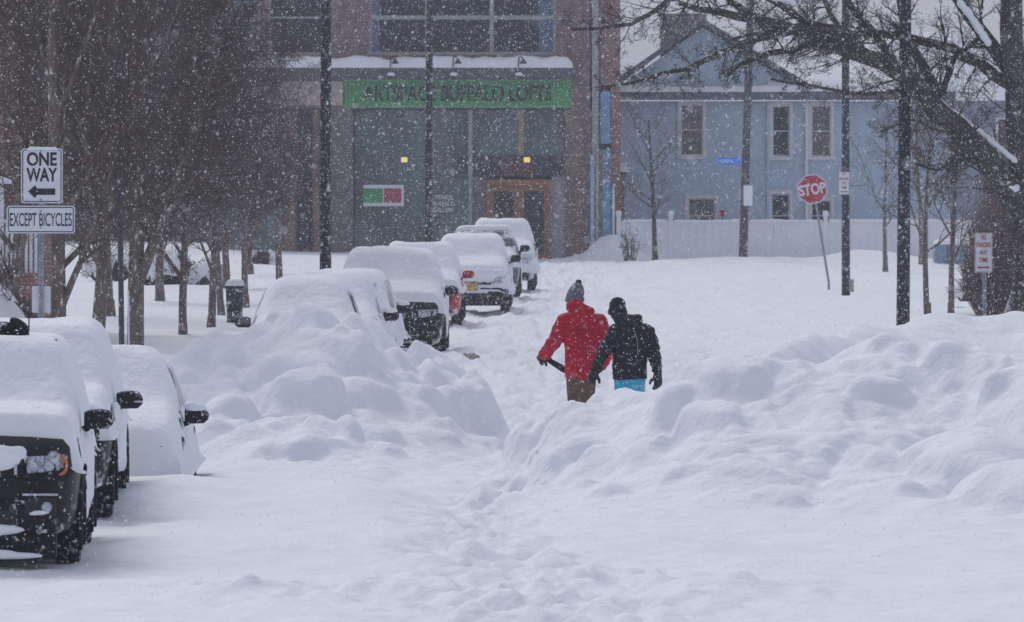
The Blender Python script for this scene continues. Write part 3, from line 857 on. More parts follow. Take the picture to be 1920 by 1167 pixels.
window(B, loc(bX(503)), loc(bX(606)), bZ(103), 10.2, 0.12, 0.09, GREYTRIM, GLASS, [], [zt], ft=0.1)
window(B, loc(bX(405)), loc(bX(488)), bZ(103), 10.2, 0.12, 0.09, GREYTRIM, GLASSTEAL, [], [bZ(60)], ft=0.1)
window(B, loc(bX(503)), loc(bX(606)), 10.9, 12.0, 0.12, 0.09, GREYTRIM, GLASS, [], [], ft=0.1)
window(B, loc(bX(692)), loc(bX(1042)), 10.9, 12.0, 0.12, 0.1, GREYTRIM, GLASS, [loc(bX(801)), loc(bX(922))], [], ft=0.1, bw=.14)
# cornice with snow
MB().box(loc(bX(398)), loc(bX(1075)), -0.75, -0.002, bZ(146), bZ(127)).box(loc(bX(402)), loc(bX(1071)), -0.55, -0.002, bZ(150), bZ(146) - .001).build('cornice', DARKTRIM, B)
snow_strip(loc(bX(398)), loc(bX(1075)), -0.78, 0.02, bZ(127), 0.34, parent=B, seed=4)
# fascia band panels
MB().box(loc(bX(400)), loc(bX(1075)), -0.06, 0.2, bZ(204), bZ(150) - .002).build('fascia', PURPLEGREY, B)
MB().box(loc(bX(430)), loc(bX(643)), -0.10, -0.065, bZ(198), bZ(153)).build('blank_panel', BEIGE, B)
# piers ground floor
for (a, b, m) in ((395, 405, PURPLEGREY), (622, 662, PURPLEGREY), (1060, 1110, BRICK)):
    MB().box(loc(bX(a)), loc(bX(b)), -0.05, 0.5, -0.5, bZ(204) - .002).build('pier', m, B)
MB().box(loc(bX(1071)), loc(bX(1106)), -0.12, -0.004, bZ(204), top).build('pier', BRICK, B)
MB().box(loc(bX(1126)), loc(bX(1163)), -0.09, -0.004, bZ(160), top).build('pier', BRICKRED, B)
MB().box(loc(bX(1110)), loc(bX(1126)), -0.045, 0.4, -0.5, top).build('pier', PURPLEGREY, B)
dp = MB(); dp.box(loc(bX(1110)), loc(bX(1122)), -0.16, -0.05, bZ(290), top); dp.build('downpipe', GREYTRIM, B)
MB().box(loc(bX(1107)), loc(bX(1114)), -0.2, -0.05, -0.4, bZ(290) - .01).build('mural_strip', LIGHTBLUE, B)
MB().box(loc(bX(1126)), loc(bX(1144)), -0.12, -0.0, bZ(270), bZ(172)).build('mural_strip', BLUEMURAL, B)
MB().box(loc(bX(1130)), loc(bX(1145)), -0.12, -0.0, -0.4, bZ(280)).build('mural_strip', BLUEMURAL, B)
MB().box(loc(bX(1114)) + .002, loc(bX(1130)) - .002, -0.1, -0.0, -0.4, bZ(280)).build('mural_strip', GREENGREY, B)
MB().box(loc(bX(1117)), loc(bX(1122)), -0.13, -0.102, -0.4, bZ(284)).build('mural_strip', BEIGE, B)
MB().box(loc(bX(1145)) + .002, loc(bX(1163)), -0.05, -0.0, -0.4, bZ(165)).build('mural_strip', BRICKOLD, B)
wp = MB(); wp.tube([(loc(bX(1152)), -.12, bZ(345)), (loc(bX(1150)), -.2, bZ(352)), (loc(bX(1150)), -.2, bZ(440)), (loc(bX(1143)), -.22, bZ(458))], 0.045, 8)
wp.build('white_pipe', WHITEPAINT, B, smooth=True)
# shopfront: glass bays with mullions
z0s, z1s = bZ(492), bZ(206)
bays = [(664, 735, GLASSTEAL), (735, 800, GLASSTEAL), (800, 885, GLASSTEAL), (885, 975, GLASSTEAL), (975, 1060, GLASSTEAL)]
tb = bZ(292)
for i, (a, b, m) in enumerate(bays):
    window(B, loc(bX(a)) + .003, loc(bX(b)) - .003, z0s if i < 3 else bZ(331), z1s, 0.15, 0.05, DARKTRIM if i not in (2,) else PURPLEGREY, m if i < 3 else m, [], [tb], ft=0.08, name='shop_window')
MB().box(loc(bX(858)), loc(bX(1056)), 0.10, 0.149, bZ(331), bZ(293)).build('interior_shade_sheet', mat('shaded_interior', (0.02, 0.022, 0.04), 0.4), B)  # dark sheet standing in for the unlit room behind the transom glass
MB().box(loc(bX(936)), loc(bX(1004)), 0.07, 0.099, bZ(330), bZ(300)).build('maroon_sign', mat('maroon', (0.09, 0.03, 0.035), 0.6, noise=0.5, nscale=6), B)
MB().box(loc(bX(878)), loc(bX(886)), 0.06, 0.14, z0s, z1s).build('mullion', GREYTRIM, B)
MB().box(loc(bX(972)), loc(bX(982)), 0.09, 0.14, tb, z1s).build('mullion', mat('ochre_post', (0.30, 0.24, 0.13), 0.7), B)
MB().box(loc(bX(1034)), loc(bX(1060)), 0.12, 0.2, -.3, bZ(331) - .004).build('side_panel', GREYTRIM, B)
MB().box(loc(bX(886)) + .01, loc(bX(911)), 0.12, 0.2, -.3, bZ(331) - .004).build('side_panel', PURPLEGREY, B)
# wooden double door
d0, d1 = loc(bX(912)), loc(bX(1034))
dm = (d0 + d1) / 2; dt = bZ(337)
fr = MB(); fr.box(d0, d0 + .13, 0.02, 0.2, -.2, dt); fr.box(d1 - .13, d1, .02, .2, -.2, dt); fr.box(d0 + .13, d1 - .13, .022, .2, dt - .22, dt)
fr.box(dm - .06, dm + .06, .024, .2, -.2, dt - .22)
df = fr.build('door_frame', DOORWOOD, B)
for (a, b) in ((d0 + .13, dm - .06), (dm + .06, d1 - .13)):
    lf = MB(); lf.box(a + .005, a + .12, .08, .13, -.15, dt - .23); lf.box(b - .12, b - .005, .08, .13, -.15, dt - .23)
    lf.box(a + .12, b - .12, .082, .13, -.15, .25); lf.box(a + .12, b - .12, .082, .13, dt - .4, dt - .23)
    dl = lf.build('door', DOORWOOD, B)
    MB().box(a + .12, b - .12, .10, .115, .25, dt - .4).build('pane', GLASS, dl)
    MB().box(b - .10 if a == d0 + .13 else a + .06, b - .06 if a == d0 + .13 else a + .10, .04, .075, 1.0, 1.4).build('handle', CHROME, dl, bevel=.01)
# left shop part with brown columns
for (a, b) in ((405, 470), (470, 533), (554, 588), (598, 622)):
    window(B, loc(bX(a)) + .002, loc(bX(b)) - .002, bZ(483), z1s, 0.2, 0.05, DARKTRIM, GLASSTEAL if a < 500 else GLASS, [], [tb], ft=0.08, name='shop_window')
MB().box(loc(bX(405)) + .002, loc(bX(622)) - .002, 0.0, 0.5, -.4, bZ(484)).build('brick_sill', BRICKOLD, B)
for (a, b, m) in ((533, 554, DOORWOOD), (588, 598, BRICKOLD)):
    MB().box(loc(bX(a)), loc(bX(b)), 0.08, 0.3, bZ(484) + .002, z1s).build('column', mat('dull_wood', (0.2, 0.13, 0.09), 0.7, noise=.25) if m is DOORWOOD else m, B)
snow_strip(loc(bX(500)), loc(bX(620)), -0.05, 0.2, bZ(486), 0.07, parent=B, seed=14)
tag(B, 'brown brick shop and loft building with teal shopfront behind the parked cars', 'building')

# green sign
sg = MB().box(bX(646) - bX(858), bX(1071) - bX(858), -0.05, 0.0, -0.47, 0.47)
so = sg.build('shop_sign', GREEN, None, bevel=.01); so.location = (bX(858), YB - 0.11, bZ(175.5))
tag(so, 'long green board reading ARTSPACE BUFFALO LOFTS above the shopfront', 'sign')
text(so, 'ARTSPACE BUFFALO LOFTS', (1034 - 681) / sB, 30 / sB, (0, -0.055, 0), BLACKTXT, 0.022, thick=0.04)
fb_ = MB(); a, b = bX(646) - bX(858), bX(1071) - bX(858)
fb_.box(a - .03, b + .03, -.07, -.052, .44, .49).box(a - .03, b + .03, -.07, -.052, -.49, -.44); fb_.build('border', mat('pale_green', (0.14, 0.42, 0.2), 0.6), so)

# gooseneck lamps over the sign
gm = 'gooseneck lamps over the green sign'
for px, lab in ((733, 'leftmost of the three dark gooseneck lamps over the green sign'), (850, 'middle gooseneck lamp over the green sign beside the black pole'), (972, 'rightmost of the three gooseneck lamps over the green sign')):
    e = empty('gooseneck_lamp', (bX(px), YB - 0.78, bZ(140)))
    MB().tube([(0, .1, .0), (0, .0, .32), (0.02, -.1, .58), (.10, -.25, .62), (.17, -.35, .5)], 0.024, 8).build('arm', BLACKTXT, e, smooth=True)
    MB().loft([[(0.17 + r_ * math.cos(a), -.36 + r_ * math.sin(a), z_) for a in np.linspace(0, 2 * math.pi, 14, endpoint=False)] for r_, z_ in ((.04, .52), (.07, .46), (.14, .36))]).build('shade', BLACKTXT, e, smooth=True)
    MB().loft([[(-0.0 + r_ * math.cos(a), -.1 + r_ * math.sin(a), z_) for a in np.linspace(0, 2 * math.pi, 14, endpoint=False)] for r_, z_ in ((.05, .08), (.12, 0), (.22, -.1))]).build('lower_shade', DARKTRIM, e, smooth=True)
    MB().ell((.02, -.2, -.02), (.14, .08, .08)).build('snow_cap', SNOW, e, smooth=True)
    tag(e, lab, 'lamp', gm)
# lit wall lamps
lampm = mat('lit_lamp', (0.8, 0.65, 0.25), 0.5, emit=(1.0, 0.72, 0.2), estr=0.6)
for px, lab in ((758, 'small lit yellow lamp glowing in the left shop window'), (988, 'small lit yellow lamp above the wooden double door')):
    e = empty('wall_lamp', (bX(px), YB + 0.0, bZ(300)))
    MB().box(-.11, .11, -.06, .04, -.09, .09).build('lamp_shade', lampm, e, bevel=.02)
    MB().box(-.05, .05, .04, .1, .06, .14).build('bracket', DARKTRIM, e)
    tag(e, lab, 'lamp', 'lit lamps of the shopfront')
# posters in the window
e = empty('window_poster', (bX(719), YB + 0.10, bZ(367)))
w_, h_ = 38 / sB, 20 / sB
MB().box(-w_, w_, 0, .02, -h_, h_).build('sheet', SIGNWHITE, e)
MB().box(-w_, -.02, -.012, -.002, -h_ + .12, h_ - .12).build('green_half', GREEN, e)
MB().box(.02, w_ - .08, -.012, -.002, -h_ + .12, h_ - .12).build('red_half', mat('poster_red', (0.38, 0.05, 0.09), .6, noise=.3), e)
tag(e, 'wide poster half green and half red in the left shop window', 'poster')
e = empty('window_lettering', (bX(832), YB + 0.12, bZ(382)))
text(e, 'PRINCE\nBUFFALO\nGALLERY', 40 / sB, 32 / sB, (0, 0, 0), SIGNWHITE, 0.01, thick=.01)
tag(e, 'three lines of white lettering on the shop window beside the black pole', 'lettering')

# ---- distant dark block left of the brick building
sD = 47.0; YD = F / sD
e = empty('far_brick_block', (PX(150, sD), YD, 0)); ox = PX(150, sD)
ops = []
for i in range(5):
    for z_ in (1.2, 4.9, 8.4):
        a = PX(-60 + i * 88, sD) - ox; ops.append((a, a + 0.95, z_, z_ + 2.0))
w = facade(PX(-160, sD) - ox, PX(388, sD) - ox, -.5, 11.5, 0, ops, .2)
w.add([(PX(388, sD) - ox, 0, -.5), (PX(388, sD) - ox, 9, -.5), (PX(388, sD) - ox, 9, 11.5), (PX(388, sD) - ox, 0, 11.5)], [(0, 1, 2, 3)])
w.build('wall', mat('dark_brick', (0.12, 0.085, 0.085), 0.9, noise=.3), e)  # dark brick tone, mottled at random
for (a, b, c, d) in ops: window(e, a, b, c, d, .12, .07, GREYTRIM, GLASS, [], [(c + d) / 2])
tag(e, 'dark distant brick building glimpsed through the street trees at left', 'building')

# ---- red brick house with porch at the left edge
sH = 108.0; YH = F / sH
e = empty('corner_house', (PX(-60, sH), YH, 0)); ox = PX(-60, sH)
hw = MB(); x1 = PX(78, sH) - ox
hw.box(-3, x1, 0, 6, PZ(330, sH), 9.5); hw.box(-3, PX(60, sH) - ox, 0.8, 6, -.3, PZ(330, sH) - .004)
hw.build('wall', BRICKRED, e)
MB().box(x1 + .002, x1 + .16, -0.1, 0.1, PZ(300, sH), 9.5).build('white_column', WHITEPAINT, e)
MB().box(-3, PX(62, sH) - ox, -0.15, 0.79, PZ(345, sH), PZ(331, sH)).build('porch_beam', WHITEPAINT, e)
for i in range(8):
    x = PX(4 + i * 9, sH) - ox
    MB().box(x - .025, x + .025, 0.0, 0.06, PZ(512, sH), PZ(420, sH)).build('baluster', WHITEPAINT, e)
MB().box(-3, PX(70, sH) - ox, -.02, .08, PZ(420, sH) + .002, PZ(412, sH)).build('porch_rail', WHITEPAINT, e)
MB().box(PX(-4, sH) - ox, PX(7, sH) - ox, -.06, .1, 0, PZ(345, sH) - .002).build('porch_post', WHITEPAINT, e)
MB().box(-3, PX(64, sH) - ox, -.3, .79, -.3, PZ(513, sH)).build('porch_base', BRICKOLD, e)
tag(e, 'red brick house with white porch railing at the left edge behind the trees', 'house')

# ---- blue clapboard house
sW = 52.0; YW = F / sW
HB = empty('blue_house', (PX(1440, sW), YW, 0)); ox = PX(1440, sW)
hx = lambda p: PX(p, sW) - ox
hz = lambda p: PZ(p, sW)
def siding(x0, x1, z0, z1, Y, ops, pitch=0.115, lap=0.022):
    mb = MB(); n = int((z1 - z0) / pitch)
    for i in range(n):
        a = z0 + i * pitch; b = a + pitch
        segs = [(x0, x1)]
        for o in ops:
            if o[2] < (a + b) / 2 < o[3]:
                ns = []
                for (p_, q_) in segs:
                    if o[1] <= p_ or o[0] >= q_: ns.append((p_, q_)); continue
                    if o[0] > p_: ns.append((p_, o[0]))
                    if o[1] < q_: ns.append((o[1], q_))
                segs = ns
        for (p_, q_) in segs:
            mb.add([(p_, Y - lap, a), (q_, Y - lap, a), (q_, Y, b), (p_, Y, b), (p_, Y, a), (q_, Y, a)], [(0, 1, 2, 3), (4, 5, 1, 0)])
    return mb
wins = [(1276, 1318, 196, 292, GLASSBROWN), (1448, 1481, 198, 294, GLASS), (1521, 1558, 198, 294, GLASSBROWN),
        (1290, 1342, 372, 440, GLASSBROWN), (1446, 1481, 364, 440, GLASS), (1521, 1558, 376, 440, GLASS)]
wops = [(hx(a), hx(b), hz(d), hz(c)) for a, b, c, d, _ in wins]
EA = hz(190)
core = facade(hx(1120), hx(1782), -.4, EA, 0.03, wops, .25)
core.add([(hx(1782), 0.03, -.4), (hx(1782), 9, -.4), (hx(1782), 9, EA), (hx(1782), .03, EA)], [(0, 1, 2, 3)])
core.add([(hx(1120), 0.03, -.4), (hx(1120), 9, -.4), (hx(1120), 9, EA), (hx(1120), .03, EA)], [(3, 2, 1, 0)])
core.build('wall', BLUESIDING, HB)
s1 = siding(hx(1120), hx(1782), 0, EA, 0.028, wops).build('siding', BLUESIDING, HB); tag(s1, kind='stuff')
# gable
ga, gb, gp, gzp = hx(1158), hx(1500), hx(1318), hz(52)
g = MB(); n = 26
for i in range(n):
    a = i / n; b = (i + 1) / n
    z_a = hz(165) + (gzp - hz(165)) * a; z_b = hz(165) + (gzp - hz(165)) * b
    xa0 = ga + (gp - ga) * a; xa1 = gb + (gp - gb) * a; xb0 = ga + (gp - ga) * b; xb1 = gb + (gp - gb) * b
    g.add([(xa0, .0, z_a), (xa1, .0, z_a), (xb1, .025, z_b), (xb0, .025, z_b)], [(0, 1, 2, 3)])
gg = g.build('gable', BLUESIDING, HB)
# eave board, soffit snow, roof
MB().box(hx(1118), hx(1790), -.45, .02, hz(188), hz(172)).build('eave_board', SLATE, HB)
snow_strip(hx(1118), hx(1500), -.5, .1, hz(172), 0.22, parent=HB, seed=21)
rk = MB()
for (xa, za, xb, zb) in ((ga - .25, hz(168), gp, gzp + .12), (gb + .25, hz(168), gp, gzp + .12)):
    d = Vector((xb - xa, 0, zb - za)); nn = Vector((-d.z, 0, d.x)).normalized() * .2
    if nn.z < 0: nn = -nn
    rk.add([(xa, -.35, za), (xb, -.35, zb), (xb + nn.x * 0, -.35, zb + .2), (xa + nn.x, -.35, za + nn.z), (xa, .0, za), (xb, .0, zb), (xb, .0, zb + .2), (xa + nn.x, .0, za + nn.z)],
           [(0, 1, 2, 3), (7, 6, 5, 4), (0, 4, 5, 1), (3, 2, 6, 7), (0, 3, 7, 4), (1, 5, 6, 2)])
rk.build('gable_trim', SLATE, HB)
# main roof slope rising away under snow
def slope(xa, xb, y0, z0, y1, z1, th, seed, parent, name, nx=120, ny=30):
    X, T = np.meshgrid(np.linspace(xa, xb, nx), np.linspace(0, 1, ny))
    Y = y0 + (y1 - y0) * T; Z = z0 + (z1 - z0) * T + th * np.sqrt(np.clip(np.minimum(T * 12, 1), 0, 1)) * (1 + .25 * fbm(X / .8, T * 4, seed, 3))
    return link(name, grid_mesh(name, X, Y, Z), SNOW, parent)
MB().add([(hx(1440), -.4, hz(174)), (hx(1800), -.4, hz(174)), (hx(1800), 5, hz(66)), (hx(1440), 5, hz(66))], [(0, 1, 2, 3)]).build('roof', DARKTRIM, HB)
slope(hx(1440), hx(1800), -.42, hz(172), 5, hz(66), 0.2, 5, HB, 'roof_snow')
MB().add([(ga, .05, hz(168)), (gp, .05, gzp + .1), (gp, 6, gzp + .1), (ga, 6, hz(168))], [(0, 1, 2, 3)]).add([(gb, .05, hz(168)), (gp, .05, gzp + .1), (gp, 6, gzp + .1), (gb, 6, hz(168))], [(3, 2, 1, 0)]).build('roof', DARKTRIM, HB)
for sgn, ga_ in ((1, ga - .1), (-1, gb + .1)):
    X, T = np.meshgrid(np.linspace(0, 1, 30), np.linspace(0, 1, 20))
    XX = ga_ + (gp - ga_) * X; YY = -.3 + 6 * T; ZZ = hz(163) + (gzp + .25 - hz(163)) * X + .08 * fbm(XX / .5, YY / .5, 3, 2)
    link('roof_snow', grid_mesh('roof_snow', XX, YY, ZZ), SNOW, HB)
for (a, b, c, d, gm_) in wins:
    window(HB, hx(a), hx(b), hz(d), hz(c), .06, .05, PINKWHITE, gm_, [], [(hz(c) + hz(d)) / 2] if d < 300 else [hz(405)], ft=.06)
    t_ = MB(); t = .11
    t_.box(hx(a) - t, hx(a), -.05, .05, hz(d) - t, hz(c) + t).box(hx(b), hx(b) + t, -.05, .05, hz(d) - t, hz(c) + t)
    t_.box(hx(a), hx(b), -.052, .05, hz(c), hz(c) + t * 1.2).box(hx(a), hx(b), -.07, .05, hz(d) - t * 1.2, hz(d))
    t_.build('window_trim', PINKWHITE, HB)
MB().box(hx(1510) , hx(1515), -.12, -.03, 0, hz(176)).build('downpipe', WHITEPAINT, HB)
MB().box(hx(1438), hx(1443), -.08, .0, 0, hz(190)).build('corner_board', BLUESIDING, HB)
MB().box(hx(1150), hx(1172), -1.6, .0, hz(340), hz(322)).build('porch_roof', DARKTRIM, HB)
snow_strip(hx(1140), hx(1178), -1.7, .1, hz(322), .32, parent=HB, seed=9)
MB().box(hx(1156), hx(1170), -1.2, -.0, 0, hz(341)).build('porch_wall', BRICKOLD, HB)
ch = MB().box(hx(1245), hx(1330), 3.0, 6.0, 6, hz(22)).build('rear_wing', mat('hazed_wing', (0.24, 0.22, 0.24), .9, noise=.3), HB)  # wing colour paled to imitate distance haze
tag(HB, 'pale blue clapboard house with snow roof behind the white fence', 'house')

# red fixture on the wall
e = empty('wall_box', (PX(1354, sW), YW - .3, PZ(400, sW)))
MB().box(-.08, .08, -.08, .08, -.1, .12).build('red_box', SIGNRED, e, bevel=.02); MB().tube([(0, 0, -.7), (0, 0, -.1)], .02, 6).build('post', DARKTRIM, e)
tag(e, 'tiny red box on a post above the white fence', 'box')

# ---- far snowy houses behind the right tree
e = empty('far_house', (PX(1860, 40), 300, 0))
MB().box(-3.0, 6, 0, 6, 0, 6.5).build('wall', mat('grey_blue_wall', (0.22, .25, .33), .8, noise=.1), e)
MB().add([(-3.4, -.3, 6.4), (6.4, -.3, 6.4), (6.4, 4, 9.3), (-3.4, 4, 9.3)], [(0, 1, 2, 3)]).build('roof', SNOW, e)
for x in (-2.1, 0.2, 1.9): window(e, x, x + .8, 4.0, 5.6, -.05, .08, WHITEPAINT, GLASS)
tag(e, 'distant grey blue house with snow roof glimpsed behind the big tree', 'house')

# ---- white fence
sF = 54.0; YF = F / sF
FE = empty('white_fence', (PX(1160, sF), YF, 0)); ox = PX(1160, sF)
posts = [1160, 1258, 1400, 1548, 1690, 1840, 1990]
for i, p_ in enumerate(posts):
    x = PX(p_, sF) - ox
    po = MB().box(x - .075, x + .075, -.075, .075, -.4, 1.58).box(x - .095, x + .095, -.095, .095, 1.582, 1.63).build('post', VINYL, FE)
    MB().ell((x, 0, 1.68), (.11, .11, .10)).build('snow_cap', SNOW, po, smooth=True)
    if i + 1 < len(posts):
        x2 = PX(posts[i + 1], sF) - ox
        n = max(6, int((x2 - x) / .28)); st = (x2 - x - .15) / n
        bm_ = None
        for k in range(n):
            a = x + .075 + k * st
            MB().box(a + .004, a + st - .004, -.012, .012, .1, 1.30).build('board', VINYL, FE)
        MB().box(x + .076, x2 - .076, -.03, .03, 1.302, 1.40).build('rail', VINYL, FE)
        MB().box(x + .076, x2 - .076, -.03, .03, 0.0, .098).build('rail', VINYL, FE)
        snow_strip(x + .08, x2 - .08, -.06, .06, 1.40, .07, parent=FE, seed=i)
tag(FE, 'long white vinyl board fence in front of the blue house', 'fence')
e = empty('blue_container', (PX(1772, 56), F / 56 - 3, 0))
MB().box(-.55, .55, 0, .8, -.2, .75).build('box', mat('dull_blue', (.20, .29, .40), .7, noise=.2), e, bevel=.03)
snow_strip(-.56, .56, -.02, .82, .75, .12, parent=e, seed=2)
MB().box(-.14, -.10, -.03, -.002, .05, .7).build('hinge_bar', DARKTRIM, e)
tag(e, 'low blue box capped with snow by the fence, between the young tree trunks', 'box')

# ------------------------------------------------------------------ poles and signs
def pole(name, base_, top_, r0, r1, m, label, cat='pole', group=None, extra=None):
    b = P(*base_); t_ = P(*top_)
    e = empty(name, b)
    MB().tube([(0, 0, -.8), (t_ - b) * .0, (t_ - b) * .5, t_ - b], [r0, r0, (r0 + r1) / 2, r1], 14).build('shaft', m, e, smooth=True)
    tag(e, label, cat, group)
    return e
gp_ = 'tall black street lamp poles'
def lampbase(e, r, h):
    MB().loft([[(rr * math.cos(a), rr * math.sin(a), z) for a in np.linspace(0, 2 * math.pi, 16, endpoint=False)] for rr, z in ((r * 1.35, -.3), (r * 1.3, h * .7), (r * 1.05, h))]).build('base_cover', POLEBLACK, e, smooth=True)
def lamphead(e, h):
    MB().tube([(0, 0, h - .2), (.3, 0, h + .3), (1.2, 0, h + .55)], .05, 8).build('arm', POLEBLACK, e, smooth=True)
    MB().ell((1.5, 0, h + .52), (.38, .16, .09)).build('lamp_head', POLEBLACK, e, smooth=True)
p1 = pole('street_pole', (610, 640, 102), (612, -260, 102), .112, .095, POLEBLACK, 'thick black pole left of the buried cars, tallest in front of the brick building', 'pole', gp_)
p2 = pole('street_pole', (803, 560, 77), (806, -180, 77), .10, .08, POLEBLACK, 'thin black pole crossing the green sign between its first two words', 'pole', gp_)
p3 = pole('street_pole', (1693, 622, 110), (1700, -260, 110), .115, .095, POLEBLACK, 'thick black pole rising from the right snow bank, nearest on the right', 'pole', gp_)
p4 = pole('street_pole', (1586, 546, 73), (1585, -160, 73), .11, .09, POLEBLACK, 'black pole carrying a small red and white parking sign', 'pole', gp_)
for p_, h in ((p1, 8.9), (p2, 9.6), (p3, 8.1), (p4, 9.7)): lamphead(p_, h)
MB().box(.07, .2, -.08, .1, -.02, .3).build('junction_box', GREYTRIM, p4, bevel=.01)
MB().box(.09, .17, -.1, .02, -.1, .12).build('junction_box', GREYTRIM, p3, bevel=.01)
p5 = pole('utility_pole', (1393, 492, 56), (1411, -120, 56), .15, .11, POLEWOOD, 'slightly leaning dark utility pole carrying the blue street name sign', 'pole')
bx_ = MB().box(-.15, .15, -.26, -.14, -.34, .34).build('meter_box', VINYL, p5, bevel=.02)
bx_.location = (PX(1402, 56) - PX(1393, 56), 0, PZ(367, 56) - PZ(492, 56))

# street name sign
e = empty('street_name_sign', (PX(1366, 56), F / 56 - .17, PZ(302.5, 56)))
MB().box(-.43, .41, -.015, 0, -.125, .125).build('plate', SIGNBLUE, e, bevel=.02)
text(e, 'MAIN', .50, .135, (-.12, -.016, 0), SIGNWHITE, .015, thick=.006)
text(e, 'ST', .12, .08, (.28, -.016, .03), SIGNWHITE, .01, thick=.006)
tag(e, 'small blue street name plate reading MAIN ST on the leaning utility pole', 'street sign')

def rounded(w, h, r, y0, y1, n=6):
    pts = []
    for cx, cz, a0 in ((w / 2 - r, h / 2 - r, 0), (-w / 2 + r, h / 2 - r, 90), (-w / 2 + r, -h / 2 + r, 180), (w / 2 - r, -h / 2 + r, 270)):
        for k in range(n + 1):
            a = R(a0 + 90 * k / n); pts.append((cx + r * math.cos(a), cz + r * math.sin(a)))
    return MB().loft([[(x, y1, z) for x, z in pts], [(x, y0, z) for x, z in pts]])
def ring_border(w, h, r, bw, y0, y1, n=6):
    mb = MB(); N = 4 * (n + 1)
    def pt(w, h, r):
        pts = []
        for cx, cz, a0 in ((w / 2 - r, h / 2 - r, 0), (-w / 2 + r, h / 2 - r, 90), (-w / 2 + r, -h / 2 + r, 180), (w / 2 - r, -h / 2 + r, 270)):
            for k in range(n + 1):
                a = R(a0 + 90 * k / n); pts.append((cx + r * math.cos(a), cz + r * math.sin(a)))
        return pts
    o = pt(w, h, r); i = pt(w - 2 * bw, h - 2 * bw, max(r - bw, .004))
    vs = [(x, y0, z) for x, z in o] + [(x, y0, z) for x, z in i] + [(x, y1, z) for x, z in o] + [(x, y1, z) for x, z in i]
    fs = []
    for k in range(N):
        l = (k + 1) % N
        fs += [(k, l, N + l, N + k), (2 * N + l, 2 * N + k, 3 * N + k, 3 * N + l), (k, 2 * N + k, 2 * N + l, l), (N + k, N + l, 3 * N + l, 3 * N + k)]
    mb.add(vs, fs); return mb
def perforated(name, h, w, m, parent, z0=-.8):
    """square steel sign post with a row of punched holes"""
    mb = MB().box(-w / 2, w / 2, -w / 2, w / 2, z0, h)
    o = mb.build(name, m, parent, bevel=.004)
    hm = MB(); z = z0 + .9
    while z < h - .03:
        hm.tube([(0, -w / 2 - .0015, z), (0, -w / 2 + .004, z)], .0065, 6); z += .05
    hm.build('holes', BLACKTXT, o)
    return o
# one way post
s1_ = 167.0; e = empty('one_way_sign', (PX(77, s1_), F / s1_, G(PX(77, s1_), F / s1_)))
gx0 = e.location.z
perforated('post', PZ(276, s1_) - gx0, .055, GALV, e)
def plate(parent, cx, cy, w, h, y, name='panel', m=SIGNWHITE, bm=BLACKTXT, bw=.010, ins=.014):
    pl = rounded(w, h, .035, y - .004, y).build(name, m, parent)
    pl.location = (cx, 0, cy)
    b_ = ring_border(w - 2 * ins, h - 2 * ins, .028, bw, y - .0075, y - .0042).build('border', bm, pl)
    return pl
zz = lambda py: PZ(py, s1_) - gx0
yy = -.035
pl = plate(e, PX(79, s1_) - PX(77, s1_), zz(330), .468, .615, yy, name='one_way_panel')
text(pl, 'ONE', 56 / s1_, 26 / s1_, (0, yy - .0045, .188), BLACKTXT, .03, thick=.003)
text(pl, 'WAY', 58 / s1_, 26 / s1_, (0, yy - .0045, .012), BLACKTXT, .03, thick=.003)
ar = MB(); yA = yy - .0045; sA = 1 / s1_
pts = [(-26, 0), (-13, 12), (-9, 6), (25, 6), (25, -6), (-9, -6), (-13, -12)]
ar.loft([[(x * sA, yA, z * sA - .178) for x, z in pts], [(x * sA, yA - .003, z * sA - .178) for x, z in pts]]).build('arrow', BLACKTXT, pl)
pl = plate(e, 0, zz(412), 128 / s1_, 52 / s1_, yy - .002, name='bicycle_panel')
text(pl, 'EXCEPT BICYCLES', 116 / s1_, 25 / s1_, (0, yy - .0065, 0), BLACKTXT, .006, thick=.003)
rp = rounded(.21, .30, .02, .032, .036).build('reverse_panel', SIGNWHITE, e); rp.location = (0, 0, zz(562))
bt_ = MB()
for z_ in (zz(283), zz(375), zz(396), zz(428)): bt_.ell((0, yy - .008, z_), (.011, .006, .011), 8, 6)
bt_.build('bolts', GALV, e)
snow_strip(-.16, .2, -.045, -.025, zz(279), .02, parent=e, seed=3)
tag(e, 'white ONE WAY sign above an EXCEPT BICYCLES panel on a steel post', 'sign')

# slim poles beside the forked tree
s2_ = 138.0; e = empty('steel_pole', (PX(230, s2_), F / s2_, 0.1))
MB().tube([(0, 0, -.3), (-.04, 0, 3.0), (-.06, 0, 5.4)], .038, 10).build('shaft', mat('blue_grey_steel', (.055, .062, .08), .5, noise=.2, snow=.1), e, smooth=True)
MB().tube([(.095, .02, -.3), (.075, .02, 1.52)], .012, 6).build('conduit', VINYL, e)
tag(e, 'slim dark blue steel pole with a pale conduit beside the forked tree', 'pole')

